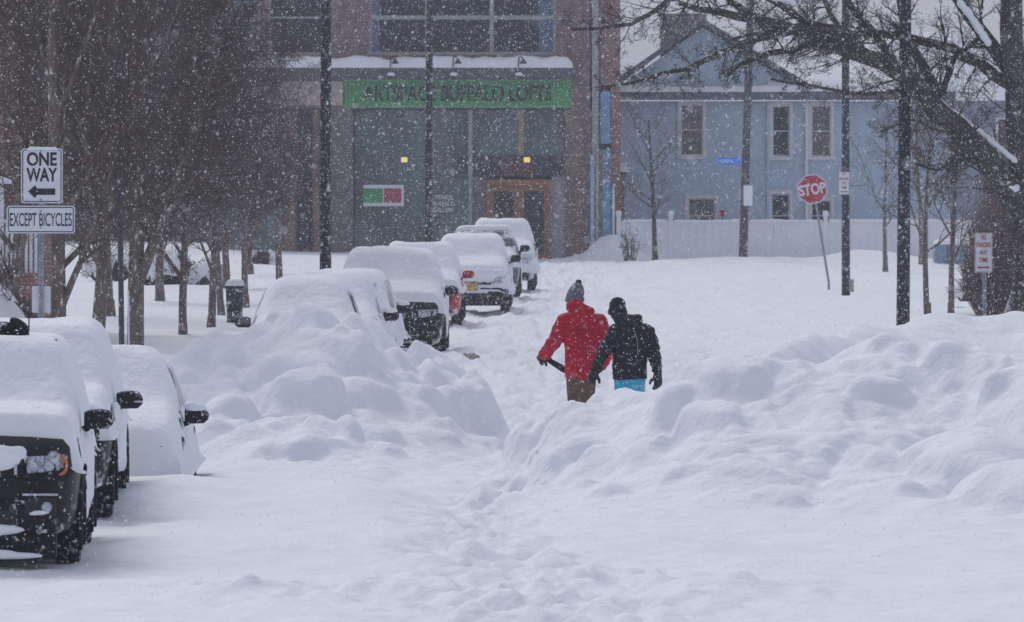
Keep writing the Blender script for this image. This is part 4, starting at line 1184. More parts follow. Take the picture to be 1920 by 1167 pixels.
# no standing sign (near right)
s3_ = 108.0; e = empty('no_standing_sign', (PX(1846, s3_), F / s3_, PZ(597, s3_)))
perforated('post', PZ(440, s3_) - PZ(597, s3_), .065, GALV, e)
def no_standing(parent, w, h, loc_, y, lines=('NO', 'STANDING', 'ANY', 'TIME')):
    pl = rounded(w, h, .02, y - .004, y).build('panel', SIGNWHITE, parent); pl.location = loc_
    ring_border(w - .012, h - .012, .018, .008, y - .0075, y - .0042).build('border', SIGNRED, pl)
    lw = {'NO': .28, 'STANDING': .82, 'ANY': .4, 'TIME': .48}
    for i, t_ in enumerate(lines):
        text(pl, t_, w * lw[t_], h * .125, (0, y - .0045, h * (.385 - .19 * i)), SIGNRED, .02, thick=.003)
    zA = -h * .37; a_ = w * .34
    pts = [(-a_, 0), (-a_ * .6, .028), (-a_ * .6, .011), (a_ * .6, .011), (a_ * .6, .028), (a_, 0), (a_ * .6, -.028), (a_ * .6, -.011), (-a_ * .6, -.011), (-a_ * .6, -.028)]
    MB().loft([[(x, y - .0045, zA + z) for x, z in pts], [(x, y - .0075, zA + z) for x, z in pts]]).build('arrow', SIGNRED, pl)
    return pl
no_standing(e, 34 / s3_, 75 / s3_, (-.02, 0, PZ(474, s3_) - PZ(597, s3_)), -.04)
tag(e, 'red and white NO STANDING ANY TIME sign on its own steel post at right', 'sign')
e = empty('parking_sign', (PX(1582, 73), F / 73 - .12, PZ(344, 73)))
no_standing(e, 21 / 73, 43 / 73, (0, 0, 0), 0)
MB().box(-.1, .1, .0, .012, -.02, .02).build('strap', GALV, e)
tag(e, 'small red and white parking sign strapped to a black pole right of the stop sign', 'sign')

# stop sign on its bent post
s4_ = 70.0; bs = P(1554, 530, s4_); tpz = P(1528, 370, s4_)
e = empty('stop_sign', bs)
MB().tube([(0, 0, -.4), (0, 0, 0), tpz - bs, (P(1522, 335, s4_) - bs)], .033, 8).build('post', GALV, e, smooth=True)
c = P(1523, 355, s4_) - bs; Rr = 29.5 / s4_
def octa(r, y0, y1, m, name, par):
    pts = [(r * math.cos(R(22.5 + 45 * k)), r * math.sin(R(22.5 + 45 * k))) for k in range(8)]
    return MB().loft([[(x, y1, z) for x, z in pts], [(x, y0, z) for x, z in pts]]).build(name, m, par)
oc = octa(Rr, -.045, -.04, SIGNWHITE, 'panel', e); oc.location = c; oc.rotation_euler = (0, R(-9), 0)
octa(Rr * .93, -.049, -.0455, SIGNRED, 'red_face', oc)
text(oc, 'STOP', 50 / s4_, 21 / s4_, (0, -.0495, 0), SIGNWHITE, .03, thick=.003)
tag(e, 'red octagonal STOP sign on a leaning thin post before the blue house', 'sign')

# grey canvas wedge at the big trunk
sT = 108; bp_ = P(1896, 600, sT)
e = empty('canvas_cover', bp_)
MB().add([(-.16, -.1, -.1), (.2, -.1, -.1), (.2, .5, -.1), (-.16, .5, -.1), (.13, .1, .84), (.17, .2, .84)], [(0, 1, 4), (1, 2, 5, 4), (2, 3, 5), (3, 0, 4, 5), (3, 2, 1, 0)]).build('canvas', mat('canvas', (.24, .27, .33), .8, noise=.3, snow=.3, snow_scale=5), e)
tag(e, 'grey pointed canvas cover leaning against the big tree trunk at the right edge', 'cover')
# dark bin between the slender trees
e = empty('litter_bin', (PX(440, 95), F / 95, PZ(597, 95)))
binm = mat('bin_dark_green', (.012, .03, .034), .5, noise=.3, snow=.2, snow_scale=6)
MB().loft([[(x * k, y * k, z) for x, y in ((-.16, -.16), (.16, -.16), (.16, .16), (-.16, .16))] for k, z in ((.9, -.2), (1.05, .55), (1.1, .58))]).build('body', binm, e, bevel=.02)
MB().loft([[(x * k, y * k, z) for x, y in ((-.16, -.16), (.16, -.16), (.16, .16), (-.16, .16))] for k, z in ((1.18, .582), (1.1, .66))]).build('lid', binm, e, bevel=.02)
snow_strip(-.19, .19, -.19, .19, .66, .1, parent=e, seed=6)
tag(e, 'dark green wheeled bin with snow on its lid between the slender tree trunks', 'bin')
# brown clod
e = empty('dirty_clod', P(875, 676, 110)); mb = MB()
rr = random.Random(3)
for i in range(14): mb.ell((rr.uniform(-.16, .16) + .04, rr.uniform(-.1, .1), rr.uniform(0, .09)), (rr.uniform(.03, .07),) * 3, 8, 6)
link('clod', remeshed(mb, .018, 1), mat('dirty_ice', (.36, .33, .30), .9, noise=.4, nscale=20), e)
tag(e, 'small brown clod of dirty ice on the road beside the black front-facing car', 'clod')

# ------------------------------------------------------------------ cars
def interp_ring(st, w, zb, ztop, crown):
    pts = [(0, zb), (.80, zb), (.93, zb + .05), (.985, zb + .2), (1.0, zb + .38), (.995, ztop - .22), (.965, ztop - .07), (.90, ztop - .005), (.6, ztop + crown * .7), (.25, ztop + crown), (0, ztop + crown)]
    R_ = [(x * w, st, z) for x, z in pts]
    L_ = [(-x, y, z) for x, y, z in reversed(R_[1:-1])]
    return R_ + L_

def make_car(name, label, s, kc, z0, kind, body_m, W=1.84, L=4.4, H=1.62, snow_th=.12, front='suv', mirror_m=None, drape=0.0, windshield=False,
             group='cars parked along the left kerb', step=.05, hood_cov=0.05, front_overhang=None, seed=1, mirror_snow=False, detail=True, tilt=0, roofsnow=1.0, mirror_z=None, xf=None, rz=-0.008, hfr=.60):
    Y0 = F / s
    e = empty(name, ((PX(xf, s) - W / 2) if xf else 0.035 * Y0 - kc, Y0, z0), rz)
    w = W / 2
    if kind == 'suv': hf, hc, yc, yr, yb, yt, zb, wr = H * hfr, H * .69, 1.15, 1.85, L - .55, L - .12, .27, .35
    elif kind == 'hatch': hf, hc, yc, yr, yb, yt, zb, wr = H * .56, H * .655, 1.0, 1.85, L - .65, L - .15, .22, .32
    else: hf, hc, yc, yr, yb, yt, zb, wr = H * .52, H * .65, 1.25, 2.15, L - 1.55, L - .75, .2, .32
    rings = []
    for y, ww, zt_, zbb, crn in ((0.0, .80, hf - .14, zb + .08, .0), (.05, .885, hf - .07, zb + .02, .01), (.14, .94, hf - .025, zb, .02), (.32, .98, hf, zb, .03), (.7, 1, (hf * .55 + hc * .45), zb, .035),
                                (yc, 1, hc, zb, .03), (yc + .8, 1, hc + .02, zb, .0), (L * .6, 1, hc + .03, zb, .0), (L - .9, 1, hc + .04, zb, .0), (L - .35, .985, hc + .03, zb + .02, .0), (L - .12, .95, hc - .02, zb + .05, .0), (L, .86, hc - .12, zb + .12, .0)):
        rings.append(interp_ring(y, ww * w, zbb, zt_, crn))
    bm_ = MB().loft(rings)
    tmp = bpy.data.objects.new('tmp', bm_.mesh('tmp')); COL.objects.link(tmp)
    wy = (.86, L - .92)
    cut = MB()
    for y in wy:
        for sx in (-1, 1):
            cut.tube([(sx * (w - .28), y, wr - .02), (sx * (w + .2), y, wr - .02)], wr + .055, 24)
    ct = bpy.data.objects.new('cut', cut.mesh('cut')); COL.objects.link(ct)
    md = tmp.modifiers.new('bo', 'BOOLEAN'); md.operation = 'DIFFERENCE'; md.object = ct; md.solver = 'EXACT'
    me = evalmesh(tmp, 'body')
    bpy.data.objects.remove(tmp); bpy.data.objects.remove(ct)
    body = link('body', me, body_m, e)
    try: body.data.set_sharp_from_angle(angle=R(35))
    except Exception: pass
    # cabin
    cab = []
    for t, z in ((0, hc - .06), (.05, hc + .01), (.5, hc + (H - hc) * .5), (.85, hc + (H - hc) * .86), (.96, H - .03), (1, H)):
        yf = (yc - .02) + (yr - yc) * t; yk = yt + (yb - yt) * t
        hw_ = w * (.955 - (.33 if kind == 'sedan' else .20) * t - (.05 if t > .95 else 0))
        if t == 1: yf += .12; yk -= .1
        ring_ = []
        for (cx, cy, a0) in ((hw_ - .14, yk - .14, 0), (-hw_ + .14, yk - .14, 90), (-hw_ + .10, yf + .30, 180), (hw_ - .10, yf + .30, 270)):
            for k in range(5):
                a = R(a0 + 22.5 * k); rx = .14 if a0 < 180 else .10; ry = .14 if a0 < 180 else .30
                ring_.append((cx + rx * math.cos(a), cy + ry * math.sin(a), z))
        cab.append(ring_)
    cm = MB().loft(cab)
    link('cabin', cm.mesh('cabin'), body_m if not windshield else body_m, e)
    # glass: windshield and side windows, slightly proud of the pillars
    def cabpt(side, u, t):   # u along length at height t
        yf = (yc - .02) + (yr - yc) * t; yk = yt + (yb - yt) * t; hw_ = w * (.955 - .20 * t)
        return yf, yk, hw_, hc + (H - hc) * t
    gl = MB()
    def wrow(t, off):
        yf, yk, hw_, z = cabpt(0, 0, t)
        row = []
        for k in range(9):
            x = (hw_ - .16) * (-1 + 2 * k / 8)
            row.append((x, yf - off - .012 + .10 * abs(x / hw_) ** 3, z))
        return row
    gl.loft([wrow(.06, .012), wrow(.3, .012), wrow(.6, .012), wrow(.9, .012)], cap=False, closed=False)
    o = gl.build('windshield', CARGLASS, e, smooth=True)
    for sx in (-1, 1):
        for (u0, u1) in ((.22, .5), (.53, .86)):
            sg_ = MB(); rows = []
            for t in (.1, .5, .88):
                yf, yk, hw_, z = cabpt(0, 0, t)
                hwr = w * (.955 - .20 * t) + .006
                rows.append([(sx * hwr, yf + .28 + (yk - yf - .4) * (u - .12), z) for u in np.linspace(u0, u1, 4)])
            sg_.loft(rows, cap=False, closed=False); sg_.build('side_window', CARGLASS, e, smooth=True)
    # wheels
    for y in wy:
        for sx in (-1, 1):
            T = MB(); n = 28; xo = sx * (w - .015); xi = sx * (w - .235)
            prof = [(xi, wr * .62), (xi, wr * .93), (xi + sx * .03, wr), (xo - sx * .03, wr), (xo, wr * .93), (xo, wr * .66), (xo - sx * .02, wr * .6)]
            T.loft([[(px_, y + r_ * math.cos(a), wr + r_ * math.sin(a)) for a in np.linspace(0, 2 * math.pi, n, endpoint=False)] for px_, r_ in prof])
            tw = T.build('wheel', TYRE, e, smooth=True)
            tw.data.set_sharp_from_angle(angle=R(40))
            Rm = MB()
            xr_ = xo - sx * .035
            Rm.tube([(xr_, y, wr), (xr_ + sx * .012, y, wr)], wr * .6, 20)
            for k in range(5):
                a = 2 * math.pi * k / 5
                Rm.tube([(xr_ + sx * .02, y, wr), (xr_ + sx * .014, y + wr * .55 * math.cos(a), wr + wr * .55 * math.sin(a))], .03, 6)
            Rm.build('rim', RIM, tw)
    # arches
    for y in wy:
        for sx in (-1, 1):
            A = MB(); a_ = np.linspace(-.15 * math.pi, 1.15 * math.pi, 18)
            A.tube([(sx * (w - .005), y + (wr + .075) * math.cos(a), wr - .02 + (wr + .075) * math.sin(a)) for a in a_], .028, 6)
            A.build('wheel_arch', PLASTIC, e, smooth=True)
    # front
    zf = hf
    if front == 'suv':
        MB().box(-w * .52, w * .52, -.03, .04, zf - .33, zf - .17).build('grille', PLASTIC, e, bevel=.02)
        for k in range(7):
            x = -w * .44 + k * w * .147; MB().box(x - .012 , x + .012, -.04, -.031, zf - .31, zf - .19).build('grille_bar', CHROME, e)
        MB().box(-w * .80, w * .80, -.055, .06, zb + .02, zb + .30).build('bumper', PLASTIC, e, bevel=.035, seg=3)
        MB().box(-w * .45, w * .45, -.06, -.052, zb + .10, zb + .22).build('air_intake', BLACKTXT, e, bevel=.003)
        hx0, hx1, hz0, hz1 = w * .54, w * .93, zf - .32, zf - .16
    else:
        MB().box(-w * .42, w * .42, -.025, .04, zf - .32, zf - .2).build('grille', PLASTIC, e, bevel=.02)
        MB().box(-w * .74, w * .74, -.045, .06, zb + .08, zb + .26).build('bumper', PLASTIC, e, bevel=.03, seg=3)
        hx0, hx1, hz0, hz1 = w * .5, w * .93, zf - .27, zf - .14
    for sx in (-1, 1):
        hl = MB()
        secs = [(hx0, -.02), ((hx0 + hx1) / 2, .0), (hx1 - .06, .06), (hx1 + .005, .24)]
        hl.loft([[(sx * x, y - .02, hz0 + .02 + .02 * i), (sx * x, y + .08, hz0 + .02 * i), (sx * x, y + .08, hz1 + .008 * i), (sx * x, y - .005, hz1 + .008 * i)] for i, (x, y) in enumerate(secs)])
        h_ = hl.build('headlight', LENS, e, bevel=.01, smooth=True)
    # mirrors
    mz = mirror_z or hc + .10; my = yc + .42
    for sx in (-1, 1):
        mm = MB()
        cx = sx * (w + .115)
        mm.loft([[(cx + sx * a * .125 * k - sx * .0, my + yy_, mz + b * .085 * k) for a, b in ((-1, -.8), (-.7, -1), (.6, -.95), (.95, -.5), (1, .2), (.7, .85), (.2, 1), (-.6, .95), (-1, .7))] for k, yy_ in ((.55, -.07), (.9, -.045), (1, 0), (1, .06), (.9, .07))])
        mo = mm.build('mirror', mirror_m or PLASTIC, e, bevel=.01, smooth=True)
        MB().tube([(sx * (w - .08), my + .02, mz - .11), (sx * (w + .03), my + .02, mz - .07)], .035, 8, squash=.6).build('mirror_arm', PLASTIC, mo, smooth=True)
        if mirror_snow:
            sc_ = MB().ell((cx - sx * .01, my, mz + .075), (.12, .08, .055)).ell((cx - sx * .07, my, mz + .10), (.07, .07, .05))
            link('mirror_snow', remeshed(sc_, .015, 3), SNOW, mo)
    # snow cover: height map of body and cabin, thickened and softened
    tv = []; tp = []
    for m_ in (me, cm.mesh('x')):
        b0 = len(tv); tv.extend([v.co.copy() for v in m_.vertices]); tp.extend([[b0 + i for i in p.vertices] for p in m_.polygons])
    bvh = BVHTree.FromPolygons(tv, tp)
    ext = .10 + drape
    xs_ = np.arange(-w - ext, w + ext + .001, step); ys_ = np.arange(-ext, L + ext, step)
    X, Y = np.meshgrid(xs_, ys_)
    Hh = np.zeros_like(X); hit = np.zeros_like(X, dtype=bool)
    for i in range(X.shape[0]):
        for j in range(X.shape[1]):
            h = bvh.ray_cast(Vector((X[i, j], Y[i, j], 5)), Vector((0, 0, -1)))
            if h[0] is not None: Hh[i, j] = h[0].z; hit[i, j] = True
    floor = hc * (.45 if drape else .75)
    Hs = blur(np.where(hit, Hh, floor), 26 if drape > .05 else 9 if drape else 6)
    # distance-like mask to the edge of the covered area
    edge_n = .03 * fbm(X / .5 + seed * 3.3, Y / .35, seed + 50, 3)
    inner = np.minimum(w * (1.0 if drape else .985) + drape * .8 - np.abs(X) + edge_n * .6, np.minimum(Y - hood_cov + edge_n, L - .1 + drape - Y))
    m_ = np.clip(inner / .09, 0, 1); prof = np.sqrt(m_ * (2 - m_))
    th = snow_th * (1 + .30 * fbm(X / .7 + seed, Y / .7, seed, 3)) * (1.0 + .25 * sst(H - .3, H - .05, Hh))
    if windshield:   # windscreen swept mostly bare, patchy snow on the roof and bonnet
        bare = (Y > yc + .06) & (Y < yr + .12) & (Hh > hc + .03)
        prof = prof * np.where(bare, 0, 1) * sst(-.25, .05, fbm(X / .5, Y / .5, seed + 3, 3) + .05)
        prof = blur(prof, 1)
    Z = Hs + (th * prof) - .05 * (1 - prof)
    if drape:
        Z = np.where(hit, np.maximum(Z, Hh * 0 + Z), Z)
    Z = np.where(inner <= 0, np.minimum(Z, Hs - .08), Z)
    keep = inner > (-.06 if drape else -.03)
    if windshield: keep = keep & (prof > .02)
    link('snow_cover', grid_mesh('snow_cover', X, Y, Z, keep), SNOW, e)
    if kind == 'suv':      # wind-packed snow clinging to the doors and wings
        for sx in (-1, 1):
            yy_, zz_ = np.meshgrid(np.arange(1.3, L - 1.35, .045), np.arange(zb + .06, hc - .02, .045))
            k_ = np.minimum(np.minimum(yy_ - 1.3, L - 1.4 - yy_), np.minimum(zz_ - zb - .06, hc - .05 - zz_)) + .25 * fbm(yy_ / .5 + seed, zz_ / .3, seed + 70, 3) - .02
            t_ = np.clip(k_ / .1, 0, 1); of = w * 1.0 + .035 * np.sqrt(t_) - .03 * (1 - t_)
            o = link('door_snow', grid_mesh('door_snow', sx * of, yy_, zz_, k_ > -.02), SNOW, e)
    tag(e, label, 'car', group)
    return e, dict(w=w, hf=hf, hc=hc, yc=yc, L=L, H=H, zb=zb, wr=wr, yr=yr)

P_BLACK = paint('dark_grey_paint', (0.014, 0.015, 0.016), snow=.12, sc=3)
P_BLACK2 = paint('black_paint', (0.009, 0.010, 0.013), snow=.25, sc=2.2)
P_SILV = paint('silver_paint', (.30, .32, .36), snow=.35)
P_RED = paint('red_paint', (.42, .02, .025), snow=.3, sc=3)
P_WHITE = paint('white_paint_car', (.62, .63, .68), snow=.3)
P_TEAL = paint('dark_teal_paint', (.06, .09, .11), snow=.42, sc=3)

# 1 nearest dark grey SUV at the left edge
c1, d = make_car('parked_car', 'nearest dark grey car at the left edge with amber-edged headlight and snowy bonnet', 229, 6.36, 0.0, 'suv', P_BLACK,
                 W=1.84, L=4.4, H=1.66, snow_th=.17, step=.035, hood_cov=.18, seed=3, mirror_z=1.17, hfr=.655, xf=147, rz=.032)
w, hf, zb = d['w'], d['hf'], d['zb']
def blob(parent, name, ells, m=SNOW, vx=.018, sm=4):
    mb = MB()
    for c_, r_ in ells: mb.ell(c_, r_, 14, 10)
    return link(name, remeshed(mb, vx, sm), m, parent)
for sx in (-1, 1):   # richer front for the nearest car
    hx0, hx1 = w * .54, w * .93
    MB().box(*sorted((sx * (hx0 - .02), sx * (hx1 - .06))), -.062, -.02, hf - .345, hf - .325).build('headlight_trim', PLASTIC, c1, bevel=.006)
    am = MB(); a_ = np.linspace(-.5 * math.pi, .45 * math.pi, 10)
    am.tube([(sx * (hx1 - .095 + .06 * math.cos(a)), -.005 + .03 * math.cos(a), hf - .235 + .075 * math.sin(a)) for a in a_], .014, 8)
    am.build('amber_strip', AMBER, c1, smooth=True)
    for cx in (.60, .74):
        MB().tube([(sx * w * cx, -.05, hf - .24), (sx * w * cx, -.012, hf - .24)], .042, 16).build('reflector', CHROME, c1, smooth=False, bevel=.008)
    MB().box(*sorted((sx * w * .50, sx * w * .82)), -.075, -.03, zb + .335, zb + .36).build('fog_light_trim', CHROME, c1, bevel=.008)
    MB().box(*sorted((sx * w * .52, sx * w * .80)), -.062, -.03, zb + .17, zb + .325).build('fog_light_recess', BLACKTXT, c1, bevel=.02)
    MB().tube([(sx * w * .72, -.08, zb + .245), (sx * w * .72, -.05, zb + .245)], .045, 18).build('fog_light', LENS, c1, bevel=.008)
    blob(c1, 'snow_patch', [((sx * w * .66, -.07, zb + .20), (.09, .03, .022)), ((sx * w * .6, -.07, zb + .19), (.05, .03, .015))])
blob(c1, 'bonnet_snow', [((0, .02, hf - .16), (.33, .11, .13)), ((.22, .02, hf - .18), (.28, .10, .12)), ((-.3, .02, hf - .16), (.3, .1, .12)), ((.42, .05, hf - .17), (.12, .07, .10))])
blob(c1, 'bumper_snow', [((.18, -.06, zb - .02 + .08), (.32, .06, .05)), ((-.3, -.05, zb + .06), (.3, .06, .05)), ((.05, -.09, zb - .13), (.4, .08, .04)), ((.35, -.09, zb - .15), (.3, .06, .03))])
MB().box(-w * .8, w * .80, .0, .3, .08, zb + .05).build('lower_valance', PLASTIC, c1, bevel=.03)
# roof rack bar with camera-like clamp
rk = MB().box(-.6, .62, 2.15, 2.19, 1.80, 1.815)
rk.box(.52, .66, 2.12, 2.22, 1.785, 1.83)
r1 = rk.build('roof_rack', PLASTIC, c1, bevel=.006)
MB().box(-.1, .42, 2.1, 2.25, 1.82, 1.90).ell((.34, 2.17, 1.95), (.10, .06, .045), rot=Matrix.Rotation(.6, 3, 'Y')).ell((.2, 2.17, 1.93), (.12, .06, .05)).build('rack_clamp', PLASTIC, r1, bevel=.01)
MB().tube([(.42, 2.17, 1.9), (.42, 2.17, 2.07)], .006, 6).build('aerial', PLASTIC, r1)
# 2
c2, d = make_car('parked_car', 'second dark car in the row at left, its black mirror carrying a chrome strip', 205, 6.62, .05, 'suv', P_BLACK2,
                 W=1.82, L=4.5, H=1.60, snow_th=.14, step=.035, hood_cov=.1, seed=5, mirror_snow=False, mirror_z=1.06, xf=207, rz=.022)
MB().box(d['w'] + .16, d['w'] + .235, d['yc'] + .33, d['yc'] + .345, 1.035, 1.055).build('mirror_strip', CHROME, c2, bevel=.004)
# 3
c3, d = make_car('parked_car', 'third car at left, fully buried in snow with one black mirror sticking out', 187, 6.55, -.16, 'sedan', P_BLACK2,
                 W=1.76, L=4.5, H=1.44, snow_th=.13, step=.04, hood_cov=-.1, drape=.05, seed=7, mirror_snow=True, front='sedan', mirror_z=.9, xf=335, rz=.01)
# 4-6 buried cars behind the left bank
c4, d = make_car('parked_car', 'snow-buried sedan behind the left snow heap with both small mirrors showing', 125, 6.52, 0.0, 'sedan', P_SILV,
                 W=1.70, L=4.5, H=1.44, snow_th=.15, hood_cov=-.1, drape=.10, seed=9, front='sedan', mirror_z=.93)
c5, d = make_car('parked_car', 'buried car half hidden between the snow-buried sedan and the black car, nearer mirror', 118, 6.50, -.02, 'hatch', P_SILV,
                 W=1.74, L=4.3, H=1.48, snow_th=.13, hood_cov=-.1, drape=.08, seed=11, front='sedan', mirror_snow=True, mirror_z=.92)
c6, d = make_car('parked_car', 'buried car just in front of the black car, only its snow-capped mirror clear', 112, 6.58, -.05, 'hatch', P_SILV,
                 W=1.74, L=4.2, H=1.46, snow_th=.12, hood_cov=-.1, drape=.08, seed=13, front='sedan', mirror_snow=True, mirror_z=.95)
# 7 black SUV
c7, d = make_car('parked_car', 'large black car facing the camera with clear black grille under a white bonnet', 106, 6.22, -.14, 'suv', P_BLACK2,
                 W=1.98, L=4.7, H=1.78, snow_th=.15, hood_cov=.12, seed=15, mirror_snow=False, mirror_z=1.22, xf=832)
w, hf, zb = d['w'], d['hf'], d['zb']
MB().box(-w * .6, w * .92, -.05, .0, hf - .62, hf - .36).build('lower_grille', PLASTIC, c7, bevel=.02)
MB().box(-w * .7, w * .7, -.08, -.056, zb + .05, zb + .09).build('bumper_strip', CHROME, c7, bevel=.005)
MB().box(w * .15, w * .55, -.075, -.05, hf - .62, hf - .60).build('grille_strip', CHROME, c7, bevel=.005)
blob(c7, 'bumper_snow', [((.25, -.05, zb - .06), (.45, .08, .03)), ((-.4, -.05, hf - .38), (.3, .06, .04))])
# 8 red
c8, d = make_car('parked_car', 'red car with a bright red mirror and snow-covered windscreen', 91, 6.56, 0.0, 'hatch', P_RED,
                 W=1.80, L=4.3, H=1.58, snow_th=.11, hood_cov=.1, seed=17, mirror_m=mat('red_mirror', (.40, .02, .03), .4, snow=.1, snow_scale=12), front='sedan', mirror_z=1.06, xf=866)
# 9 white
c9, d = make_car('parked_car', 'white-covered car with a yellow number plate and dark lower bumper', 83, 5.98, 0.0, 'suv', P_WHITE,
                 W=1.82, L=4.3, H=1.6, snow_th=.13, hood_cov=-.02, drape=.03, seed=19, front='suv', xf=957)
w, hf, zb = d['w'], d['hf'], d['zb']
MB().box(-.17, .17, -.10, -.07, hf - .46, hf - .28).build('number_plate', PLATE, c9, bevel=.01)
MB().box(-w * .8, w * .95, -.06, .1, .16, hf - .42).build('lower_bumper', PLASTIC, c9, bevel=.04)
# 10 teal
blob(c9, 'bonnet_snow', [((x_, .0, hf - .12), (.2, .13, .17)) for x_ in (-.6, -.4, -.2, 0, .2, .4)] + [((.62, .06, hf - .06), (.2, .14, .1))], vx=.03)
c10, d = make_car('parked_car', 'dark teal car with its windscreen brushed half clear and a large dark mirror', 76, 6.22, 0.02, 'suv', P_TEAL,
                  W=1.84, L=4.4, H=1.70, snow_th=.09, windshield=True, seed=23, front='suv', mirror_z=1.25, xf=975)
MB().box(.25, .6, -.10, -.07, hf - .5, hf - .22).build('number_plate', PLATEORANGE, c10, bevel=.01)
# 11 farthest
c11, d = make_car('parked_car', 'farthest car of the row, white with snow, nearest the wooden door', 71, 6.16, 0.02, 'suv', P_WHITE,
                  W=1.84, L=4.5, H=1.72, snow_th=.13, hood_cov=-.02, drape=.02, seed=29, front='suv', xf=1005)

# ------------------------------------------------------------------ people
def capsule(mb, a, b, ra, rb, n=5, sq=1.0):
    a = Vector(a); b = Vector(b)
    for i in range(n + 1):
        t = i / n; p = a.lerp(b, t); r = ra + (rb - ra) * t
        mb.ell(p, (r, r * sq, r), 14, 9)
    mb.tube([a, b], [ra * .97, rb * .97], 14, squash=1.0)
def chain(mb, pts, rads, n=4):
    for i in range(len(pts) - 1): capsule(mb, pts[i], pts[i + 1], rads[i], rads[i + 1], n)

def hand(mb, wrist, d, side, palm_n, r=.0115, curl=.5, scale=1.0):
    """palm + five separate bent fingers; d = direction of hand, palm_n = palm normal"""
    d = Vector(d).normalized(); nrm = Vector(palm_n); nrm = (nrm - d * nrm.dot(d)).normalized()
    x = d.cross(nrm).normalized()
    wrist = Vector(wrist)
    for i in range(5):
        p = wrist + d * (.012 + .085 * i / 4) * scale
        for k in (-1, -.35, .35, 1):
            mb.ell(p + x * k * .030 * scale, (.019 * scale,) * 3, 10, 7)
    for i, (k, ln) in enumerate(((-1, .068), (-.36, .080), (.3, .074), (.95, .058))):
        b = wrist + d * .09 * scale + x * k * .034 * scale
        a1 = curl * .6; a2 = curl * 1.5
        d1 = (d * math.cos(a1) + nrm * math.sin(a1) + x * k * .08).normalized(); d2 = (d * math.cos(a2) + nrm * math.sin(a2)).normalized()
        p1_ = b + d1 * ln * .55 * scale; p2_ = p1_ + d2 * ln * .5 * scale
        chain(mb, [b, p1_, p2_], [r * 1.1 * scale, r * scale, r * .85 * scale], 3)
    b = wrist + d * .03 * scale - x * side * .035 * scale
    p1_ = b + (d * .6 - x * side * .8 + nrm * .3).normalized() * .045 * scale; p2_ = p1_ + (d * .9 - x * side * .15 + nrm * .5).normalized() * .035 * scale
    chain(mb, [b, p1_, p2_], [r * 1.35 * scale, r * 1.2 * scale, r * scale], 3)

